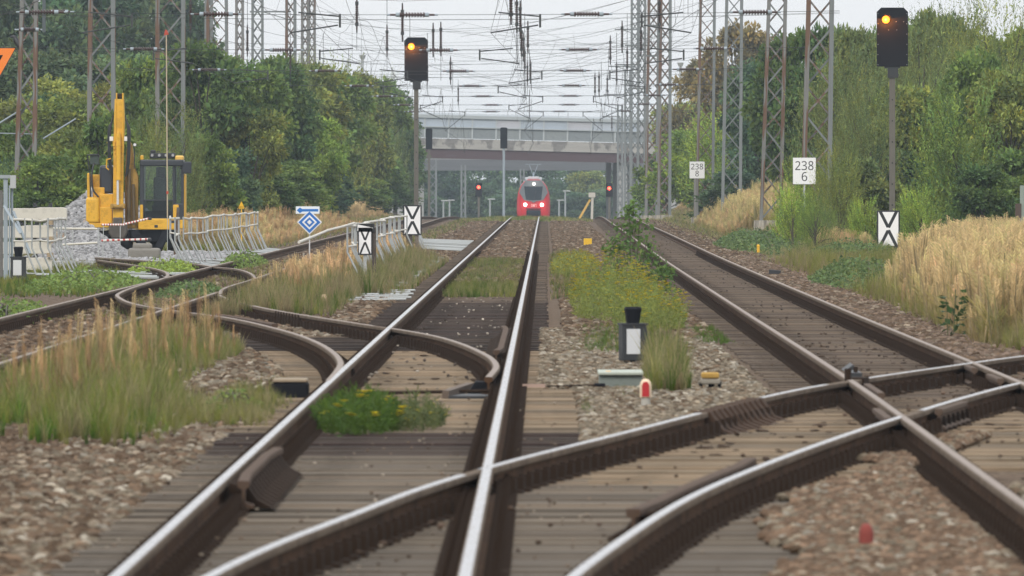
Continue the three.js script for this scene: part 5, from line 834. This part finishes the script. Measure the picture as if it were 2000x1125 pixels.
woods('hazy wood filling the view under and beyond the bridge', [[800, 1450, 296, 11], [850, 1500, 300, 11], [890, 1420, 300, 9], [930, 1480, 296, 11], [980, 1520, 298, 12], [1030, 1450, 298, 11], [1080, 1500, 300, 12], [1210, 1500, 296, 11], [1250, 1440, 296, 11], [1000, 1390, 372, 8], [870, 1380, 375, 8], [930, 1370, 380, 8], [1090, 1380, 372, 8], [1240, 1390, 360, 9], [760, 1420, 300, 12], [1180, 1400, 372, 8], [820, 1330, 385, 7], [960, 1340, 372, 7], [1000, 1330, 380, 7], [1060, 1345, 370, 7], [1110, 1335, 376, 7], [1225, 1335, 370, 7], [900, 1345, 366, 7]], 'b2', LM(G.blue));
tree('b1', 1150, 1420, 337, 6.5, G.olive, 'hazy olive tree seen under the right half of the bridge');
woods('dense wood behind the willows on the right', [[1640, 560, 140, 6], [1720, 540, 150, 6], [1800, 560, 120, 6], [1880, 550, 90, 6], [1960, 540, 80, 6], [2040, 520, 60, 6], [1560, 600, 160, 6], [1500, 680, 200, 6], [1760, 470, 230, 5], [1860, 470, 200, 5], [1950, 460, 200, 5], [1690, 480, 190, 5], [1640, 500, 210, 5]], 'b1', LM(G.mid));
// ---------- grasses ----------
function bladeTuft(seed, n, { h = 1, lean = 0.28, w = 0.012, spread = 0.06 }) {     // several curved tapering blades, unit height
  const r = rng(seed), p = [], c = [], ix = [], nn = [];
  for (let i = 0; i < n; i++) {
    const a = r() * 6.283, f = r() * 6.283, x0 = Math.cos(f) * spread * r(), z0 = Math.sin(f) * spread * r(), H = h * (0.5 + 0.5 * r()), ln = lean * (0.3 + r()), k = 0.75 + 0.5 * r(), b = p.length / 3;
    for (let s = 0; s <= 2; s++) { const t = s / 2, ww = w * (1 - t * 0.96) * (0.7 + 0.6 * r()), px = x0 + Math.cos(a) * ln * t * t * H, pz = z0 + Math.sin(a) * ln * t * t * H, y = H * t; for (const e of [-1, 1]) { p.push(px - Math.sin(f) * ww * e, y, pz + Math.cos(f) * ww * e); c.push(k, k, k); nn.push(Math.cos(f) * 0.6, 0.8, Math.sin(f) * 0.6); } }
    for (let s = 0; s < 2; s++) { const o = b + s * 2; ix.push(o, o + 1, o + 2, o + 1, o + 3, o + 2); }
  }
  const g = new THREE.BufferGeometry(); g.setAttribute('position', new THREE.Float32BufferAttribute(p, 3)); g.setAttribute('normal', new THREE.Float32BufferAttribute(nn, 3)); g.setAttribute('color', new THREE.Float32BufferAttribute(c, 3)); g.setIndex(ix); return g;
}
function reedTuft(seed, n) {                                            // thin stalks with feathery plumes, unit height
  const r = rng(seed), L = [];
  for (let i = 0; i < n; i++) {
    const f = r() * 6.283, x = Math.cos(f) * 0.12 * r(), z = Math.sin(f) * 0.12 * r(), H = 0.72 + 0.28 * r(), a = r() * 1.2 - 0.2, ln = 0.10 + 0.12 * r(), k = 0.8 + 0.4 * r(), dx = Math.cos(a) * ln, dz = Math.sin(a) * ln, sd = rdir(r);
    L.push([x, 0, z, dx * 0.6, H, dz * 0.6, sd.x, 0, sd.z, H, 0.011, k, k, k]);
    for (let q = 0; q < 6; q++) { const t = 0.70 + 0.05 * q, o = rdir(r), s2 = rdir(r), kk = k * (0.9 + 0.35 * r()); L.push([x + dx * 0.6 * t, H * t, z + dz * 0.6 * t, dx * 2.2 + o.x * 0.12, 0.55 - 0.06 * q, dz * 2.2 + o.z * 0.12, s2.x, s2.y, s2.z, 0.12 - 0.008 * q, 0.019, kk * 1.05, kk, kk * 0.95]); }
    for (let q = 0; q < 2; q++) { const t = 0.15 + 0.4 * r(), o = rdir(r); L.push([x, H * t * 0.7, z, o.x, 0.9, o.z, o.z, 0, -o.x, 0.35, 0.012, k * 0.9, k * 0.95, k * 0.7]); }
  }
  return leafMesh(L);
}
const tufts = [bladeTuft(1, 16, {}), bladeTuft(2, 16, { lean: 0.45 }), bladeTuft(3, 14, { lean: 0.2, w: 0.009 })], reeds = [reedTuft(5, 7), reedTuft(6, 7)];
const grassM = S(1, { p: 1, vertexColors: true, side: THREE.DoubleSide, roughness: 0.9, transmission: 0.45, thickness: 0, specularIntensity: 0.12 });
const rg = rng(301);
function grass(label, n, a, b, x0, x1, h, cols, { geo = tufts, w = 1, edge = 0.3, cat = 'grass', name = 'grass', lift = 0, patch = 0.4 } = {}) {
  const per = geo.map(() => []);
  for (let i = 0; i < n; i++) {
    const d = lerp(a, b, rg()), l = x0(d), r = x1(d); if (r <= l) continue; const f = rg(), x = lerp(l, r, f);
    const pn = fbm(x * 0.11 + 9, d * 0.03 + 3, 16, 16, 3, 7); if (patch && rg() > 0.35 + (pn - 0.35) / patch) continue;
    const e = ss(0, edge, Math.min(f, 1 - f)) * 0.55 + 0.45, s = h * e * (0.55 + 0.55 * rg()) * (0.8 + 0.6 * (pn - 0.4)), c = cols[Math.min(cols.length - 1, Math.floor(rg() * rg() * 1.25 * cols.length + (pn - 0.5) * 2 + 0.2) < 0 ? 0 : Math.floor(clamp((rg() * 0.75 + (pn - 0.5) * 1.6 + 0.15), 0, 0.999) * cols.length))], k = 0.75 + 0.5 * rg();
    per[Math.floor(rg() * geo.length)].push([x, hgt(x, d) + lift, d, s * w, s, s * w, rg() * 6.28, (rg() - 0.5) * 0.2, c[0] * k, c[1] * k, c[2] * k, (rg() - 0.5) * 0.2]);
  }
  per.forEach((L, i) => { if (L.length) scatter(name, geo[i], grassM, L, label[i] ?? label[0], cat); });
}
const lime2 = [0.34, 0.46, 0.09], green = [0.20, 0.30, 0.06], yg = [0.46, 0.47, 0.115], straw = [0.60, 0.48, 0.27], tan = [0.68, 0.49, 0.29], rusty = [0.52, 0.36, 0.20], lush = [0.18, 0.34, 0.055], pale = [0.60, 0.54, 0.27];
grass(['tall green and straw grass in the left foreground', 'leaning green grass in the left foreground', 'fine upright grass in the left foreground'], 5600, 87, 138, K(-4.98), (d) => d < 104 ? -2.75 : -3.35, 0.55, [lush, yg, pale, yg, lime2, pale], { w: 0.95, geo: [tufts[1], tufts[0], tufts[1]] });
grass(['tan plumed reeds above the left foreground grass', 'thin plumed reeds above the left foreground grass'], 340, 96, 140, K(-4.7), (d) => -3.4, 0.88, [rusty, straw, rusty], { geo: reeds, w: 0.4, name: 'reed_grass', patch: 0.6 });
grass(['low mixed weeds at the right edge of the left foreground grass', 'short tufts beside the left main rail'], 900, 94, 112, K(-2.9), K(-2.15), 0.26, [green, yg, pale], { geo: tufts.slice(0, 2) });
grass(['yellow-green weeds on the mound between the left and main tracks', 'leaning weeds on the mound by the small crossed board', 'fine weeds on the mound by the blue diamond pole'], 7000, 172, 300, K(-4.9), (d) => d < 205 ? -3.0 : -2.35, 0.66, [yg, green, straw, pale], {});
grass(['rusty reeds around the blue diamond pole', 'rusty reeds by the small crossed board'], 1100, 190, 330, K(-4.8), K(-3.4), 0.8, [rusty, straw, tan], { geo: reeds, name: 'reed_grass' });
grass(['low yellow-green mat growing between the main rails', 'leaning tufts between the main rails'], 4600, 203, 300, K(-1.78), K(-0.42), 0.25, [yg, yg, pale, green], { geo: tufts.slice(0, 2), patch: 0, edge: 0.08 });
grass(['weeds right of the main rail before the bend of the sapling', 'leaning weeds right of the main rail'], 2800, 200, 330, K(0.08), K(1.3), 0.36, [yg, green, straw], { geo: tufts.slice(0, 2) });
grass(['bright grass fringe left of the right lantern', 'fresh grass fringe behind the right lantern'], 1400, 136, 160, K(0.25), K(1.7), 0.20, [lush, green, yg], { geo: tufts.slice(0, 2), patch: 0 });
grass(['grass tuft hugging the right lantern', 'leaning grass tuft hugging the right lantern', 'fine grass tuft hugging the right lantern'], 260, 110, 121, K(0.95), (d) => 1.32, 0.68, [yg, pale, green, straw], { patch: 0, edge: 0.15 });
grass(['short green patch left of the right-hand rail', 'short leaning patch left of the right-hand rail'], 500, 144, 158, K(1.75), K(2.25), 0.16, [lush, green], { geo: tufts.slice(0, 2), patch: 0 });
grass(['small green weed tufts in the stones before the cable box', 'small leaning weeds in the stones'], 120, 98, 116, (d) => d < 107 ? 0.28 : 0.55, (d) => d < 107 ? 0.42 : 0.9, 0.12, [lush, green], { geo: tufts.slice(0, 2), patch: 0 });
grass(['tall straw reeds filling the right foreground bank', 'plumed straw reeds on the right foreground bank'], 9500, 142, 345, (d) => (d < 200 ? lerp(5.45, 6.0, (d - 142) / 58) : lerp(6.0, 10.2, (d - 200) / 135)) + 1.6 * rg() * rg() - 0.5 + ss(230, 320, d) * 1.1, (d) => d * 0.0395 + 0.8, 1.12, [tan, straw, pale, straw], { geo: reeds, w: 0.85, name: 'reed_grass', patch: 0, edge: 0.07 });
grass(['green weeds mixed into the right straw reeds', 'leaning green weeds mixed into the right straw reeds'], 1500, 142, 330, (d) => (d < 200 ? lerp(5.45, 6.0, (d - 142) / 58) : lerp(6.0, 10.2, (d - 200) / 135)), (d) => d * 0.0395 + 0.8, 0.85, [yg, lush, pale, green], { geo: [tufts[1], tufts[0]], patch: 0.3 });
grass(['green-yellow grass at the foot of the right straw reeds', 'leaning grass at the foot of the straw reeds', 'fine grass at the foot of the straw reeds'], 7000, 136, 300, (d) => 5.05 + (d - 136) * 0.002, (d) => 6.5 + (d - 136) * 0.014, 0.55, [pale, yg, straw, yg], { edge: 0.2 });
grass(['pale green grass before the crossed board at right', 'leaning pale grass before the crossed board at right', 'fine pale grass before the crossed board at right'], 5200, 200, 340, (d) => 5.7 + (d - 200) * 0.006, (d) => 6.6 + (d - 200) * 0.024, 0.5, [pale, straw, yg, pale, green], { edge: 0.2 });
grass(['straw grass patch before the willow at right', 'straw grass patch left of the crossed board'], 1500, 348, 385, K(7.4), K(9.7), 0.75, [straw, pale, tan], { geo: [reeds[0], tufts[2]] });
grass(['straw reeds on the bank under the smaller kilometre board', 'plumed reeds on the bank under the smaller kilometre board'], 3600, 455, 575, (d) => 6.6 + (d - 455) * 0.002, K(10.5), 1.15, [tan, straw, pale], { geo: reeds, w: 1.1, name: 'reed_grass', patch: 0 });
grass(['green verge right of the right-hand track', 'leaning verge right of the right-hand track'], 5200, 300, 760, (d) => RL.rightR(d) + 1.1, K(9.5), 0.34, [green, yg, pale, straw], { geo: tufts.slice(0, 2), w: 1.6 });
grass(['distant straw patch on the right bank', 'distant plumed patch on the right bank'], 1600, 600, 760, K(8), K(11.5), 1.0, [tan, straw], { geo: reeds, w: 1.4, name: 'reed_grass' });
grass(['straw reed field behind the long barrier row', 'plumed reed field behind the long barrier row'], 7000, 372, 560, K(-15.5), (d) => -8.3, 1.12, [tan, straw, pale, rusty], { geo: reeds, w: 1.1, name: 'reed_grass', patch: 0 });
grass(['straw patch on the far left bank', 'plumed patch on the far left bank'], 1500, 640, 760, K(-12.5), K(-9.6), 1.0, [tan, straw], { geo: reeds, w: 1.4, name: 'reed_grass' });
grass(['green verge left of the left track', 'leaning verge left of the left track'], 6000, 350, 760, K(-13), (d) => RL.leftL(d) - 0.8, 0.42, [green, yg, pale], { geo: tufts.slice(0, 2), w: 1.6 });
grass(['low greenery before the excavator and stone heap', 'leaning greenery before the stone heap'], 3600, 206, 285, (d) => -d * 0.0445 - 0.4, (d) => RL.leftL(d) - 0.5, 0.26, [lush, green, yg], { geo: tufts.slice(0, 2), w: 1.3, patch: 0.5 });
grass(['thin weeds on the left track by the curved rails', 'leaning weeds on the left track'], 1300, 165, 300, K(-6.8), K(-5.35), 0.24, [green, yg, pale], { geo: tufts.slice(0, 2), patch: 0.3 });
grass(['grass strip on the crest before the train', 'leaning grass strip on the crest'], 3600, 640, 735, K(-4.8), K(2.6), 0.34, [yg, pale, green], { geo: tufts.slice(0, 2), w: 2.0, patch: 0.5 });
grass(['dry grass between the far tracks', 'leaning dry grass between the far tracks'], 1500, 340, 690, K(-4.9), K(-3.6), 0.30, [straw, pale, green], { geo: tufts.slice(0, 2), w: 1.4, patch: 0.3 });
// bramble mats, flowering shrubs, sapling, big-leaved weeds
function leafMound(label, cx, d, rx, rz, h, n, leaf, col, name = 'bramble', cat = 'bramble', seed = 1) {
  const r = rng(seed * 31 + n), L = []; for (let i = 0; i < n; i++) { const a = r() * 6.283, q = Math.sqrt(r()), x = Math.cos(a) * q * rx, z = Math.sin(a) * q * rz, b = fbm(x * 0.2 + seed, z * 0.08 + seed, 16, 16, 3, 5), y = h * (1 - q * q) * (0.35 + 1.1 * b) * Math.pow(r(), 0.35) + 0.03, o = rdir(r), s2 = rdir(r), s = leaf * (0.6 + 0.8 * r()), t = tone(r, 0.35); L.push([x, y, z, o.x, o.y * 0.5, o.z, s2.x, s2.y * 0.3, s2.z, s, s * 0.7, ...t]); }
  const t = thing(name, label, cat, [cx, hgt(cx, d), -d]); part('foliage', leafMesh(L), LM(col), t);
  const st = []; for (let i = 0; i < 14; i++) { const a = r() * 6.283, q = r() * 0.8; st.push(tube([V(0, 0, 0), V(Math.cos(a) * q * rx * 0.5, h * (0.7 + 0.3 * r()), Math.sin(a) * q * rz * 0.5), V(Math.cos(a) * q * rx, h * 0.3, Math.sin(a) * q * rz)], 0.008, 4, 6)); } part('stems', merge(st), barkM, t); return t;
}
leafMound('bramble mat at the foot of the right straw reeds', 6.0, 232, 0.95, 20, 0.48, 7000, 0.075, G.bramble, 'bramble', 'bramble', 1);
leafMound('bramble mat below the crossed board at right', 7.6, 300, 1.4, 26, 0.5, 4200, 0.085, G.bramble, 'bramble', 'bramble', 2);
leafMound('bramble mat farther up the right track near the yellow peg', 6.4, 372, 1.2, 40, 0.55, 4600, 0.10, G.bramble, 'bramble', 'bramble', 3);
leafMound('low leafy mat between lantern and bent pipes at left', -8.55, 228, 1.0, 16, 0.32, 3000, 0.075, G.mid, 'leafy_weed', 'weeds', 4);
leafMound('leafy weeds before the grey stone heap', -8.1, 262, 0.8, 14, 0.30, 2200, 0.075, G.lime, 'leafy_weed', 'weeds', 5);
leafMound('dark leafy weeds inside the curved left rails', -6.0, 208, 0.55, 9, 0.26, 1500, 0.07, G.bramble, 'leafy_weed', 'weeds', 6);
leafMound('bramble shoots by the left rail near the barrier feet', -7.0, 285, 0.45, 16, 0.36, 1500, 0.07, G.mid, 'bramble', 'bramble', 7);
leafMound('leafy green weeds at the left edge by the near left rail', -7.35, 168, 0.55, 14, 0.30, 1800, 0.06, G.mid, 'leafy_weed', 'weeds', 8);
leafMound('small bushy weeds by the left main rail', -2.6, 101, 0.28, 4, 0.2, 700, 0.035, G.mid, 'leafy_weed', 'weeds', 9);
function flowerShrub(label, cx, d, rx, rz, h, nStem, col, flowers, fl, seed) {
  const r = rng(seed), L = [], F = []; for (let i = 0; i < nStem; i++) { const a = r() * 6.283, q = Math.sqrt(r()), x = Math.cos(a) * q * rx, z = Math.sin(a) * q * rz, H = h * (1 - 0.55 * q * q) * (0.6 + 0.4 * r()), lean = V(Math.cos(a) * q * 0.3, 1, Math.sin(a) * q * 0.3).add(rdir(r).multiplyScalar(0.2)); const tn = tone(r, 0.25);
    for (let k = 0; k < 16; k++) { const f = k / 16, o = rdir(r), s2 = rdir(r), s = fl.leaf * (0.6 + 0.7 * r()); L.push([x + lean.x * H * f, H * f, z + lean.z * H * f, o.x + lean.x, o.y + 0.8, o.z + lean.z, s2.x, s2.y, s2.z, s, s * 0.2, ...tn]); }
    if (r() < flowers) for (let k = 0; k < 3; k++) { const o = rdir(r), y = H * (0.85 + 0.2 * r()); for (let m = 0; m < 5; m++) { const pa = m * 1.2566; F.push([x + lean.x * H + o.x * 0.04, y, z + lean.z * H + o.z * 0.04, Math.cos(pa), 0.35, Math.sin(pa), Math.sin(pa), 0, -Math.cos(pa), fl.size, fl.size * 0.6, 1, 1, 1]); } } }
  const t = thing('flowering_weed', label, 'flowering plant', [cx, hgt(cx, d) + (fl.lift ?? 0), -d]); part('foliage', leafMesh(L), LM(col), t); if (F.length) part('flowers', leafMesh(F), S([0.85, 0.72, 0.03], { vertexColors: true, side: THREE.DoubleSide }), t); return t;
}
flowerShrub('big yellow-flowering weed left of the sapling', 0.98, 172, 0.55, 6, 1.05, 560, [0.235, 0.28, 0.075], 0.28, { leaf: 0.07, size: 0.036 }, 11);
flowerShrub('yellow-flowering weed just behind the right lantern', 1.35, 158, 0.42, 4, 0.70, 340, [0.235, 0.28, 0.075], 0.3, { leaf: 0.065, size: 0.034 }, 12);
flowerShrub('low yellow-flowering weed farther along the main rail', 0.62, 262, 0.45, 18, 0.55, 380, [0.26, 0.29, 0.075], 0.22, { leaf: 0.08, size: 0.04 }, 13);
flowerShrub('lush green weed with yellow flowers between the near main rails', -1.42, 93.5, 0.30, 2.6, 0.36, 420, [0.078, 0.138, 0.024], 0.07, { leaf: 0.06, size: 0.045, lift: 0.03 }, 14);
flowerShrub('grey-green wispy weed beside the lush one between the main rails', -1.0, 94.5, 0.20, 2.0, 0.30, 130, [0.12, 0.15, 0.06], 0.08, { leaf: 0.055, size: 0.016, lift: 0.03 }, 15);
{ // sapling birch
  const r = rng(91), d = 182, t = thing('sapling', 'young birch sapling with sparse leaves beside the right-hand rail', 'sapling', [1.30, hgt(1.30, d), -d]), L = [], B = [];
  const blobs = [[0, 1.56, 0.10], [-0.06, 1.38, 0.16], [0.10, 1.26, 0.17], [-0.18, 1.12, 0.18], [0.03, 1.04, 0.22], [-0.32, 0.98, 0.12], [0.20, 0.90, 0.18], [-0.10, 0.82, 0.22], [-0.28, 0.70, 0.14], [0.32, 0.66, 0.18], [0.42, 0.46, 0.18], [0.28, 0.40, 0.22], [0.50, 0.60, 0.10], [0.46, 0.26, 0.2], [0.12, 0.6, 0.2], [-0.4, 0.5, 0.2]];
  for (const [bx, by, br] of blobs) { const tip = V(bx, by + br, (r() - 0.5) * 0.3), a = V(bx * 0.25, 0, 0); B.push(tube([a, V(bx * 0.55, by * 0.55, tip.z * 0.4), tip], 0.006, 5, 8));
    for (let k = 0; k < 96; k++) { const o = rdir(r), q = br * Math.cbrt(r()) * 1.3, e = rdir(r), s2 = rdir(r), s = 0.062 * (0.6 + 0.7 * r()); L.push([bx + o.x * q, by + o.y * q, tip.z * 0.7 + o.z * q, e.x, e.y - 0.5, e.z, s2.x, s2.y, s2.z, s, s * 0.75, ...tone(r, 0.3)]); } }
  part('stem', merge(B), S([0.09, 0.07, 0.05]), t); part('leaves', leafMesh(L), LM([0.135, 0.225, 0.065]), t);
  const dock = (label, px, dd, h, w, n, col, leaf) => { const x = xAt(px, dd), k = thing('broad_leaf_weed', label, 'weed', [x, hgt(x, dd), -dd]), l = []; for (let i = 0; i < n; i++) { const f = r(), o = rdir(r), s2 = rdir(r), s = leaf * (0.6 + 0.6 * r()); l.push([o.x * w * 0.3, h * f, o.z * 0.2, o.x, o.y * 0.4 + 0.1, o.z, s2.x, s2.y * 0.4, s2.z, s, s * 0.55, ...tone(r, 0.3)]); } part('leaves', leafMesh(l), LM(col), k); part('stem', merge([bar(V(0, 0, 0), V(0.03, h, 0), 0.014, 0.014, 5), bar(V(-w * 0.2, 0, 0.05), V(-w * 0.25, h * 0.8, 0.05), 0.012, 0.012, 5)]), S([0.08, 0.1, 0.04]), k); };
  dock('dark broad-leaved weed standing before the right straw reeds', 1862, 150, 0.62, 0.34, 60, [0.05, 0.095, 0.03], 0.12);
  dock('leafy weed poking out of the straw reeds at the right edge', 1958, 165, 0.98, 0.9, 46, [0.07, 0.13, 0.035], 0.13);
}
renderer.render(scene, camera);
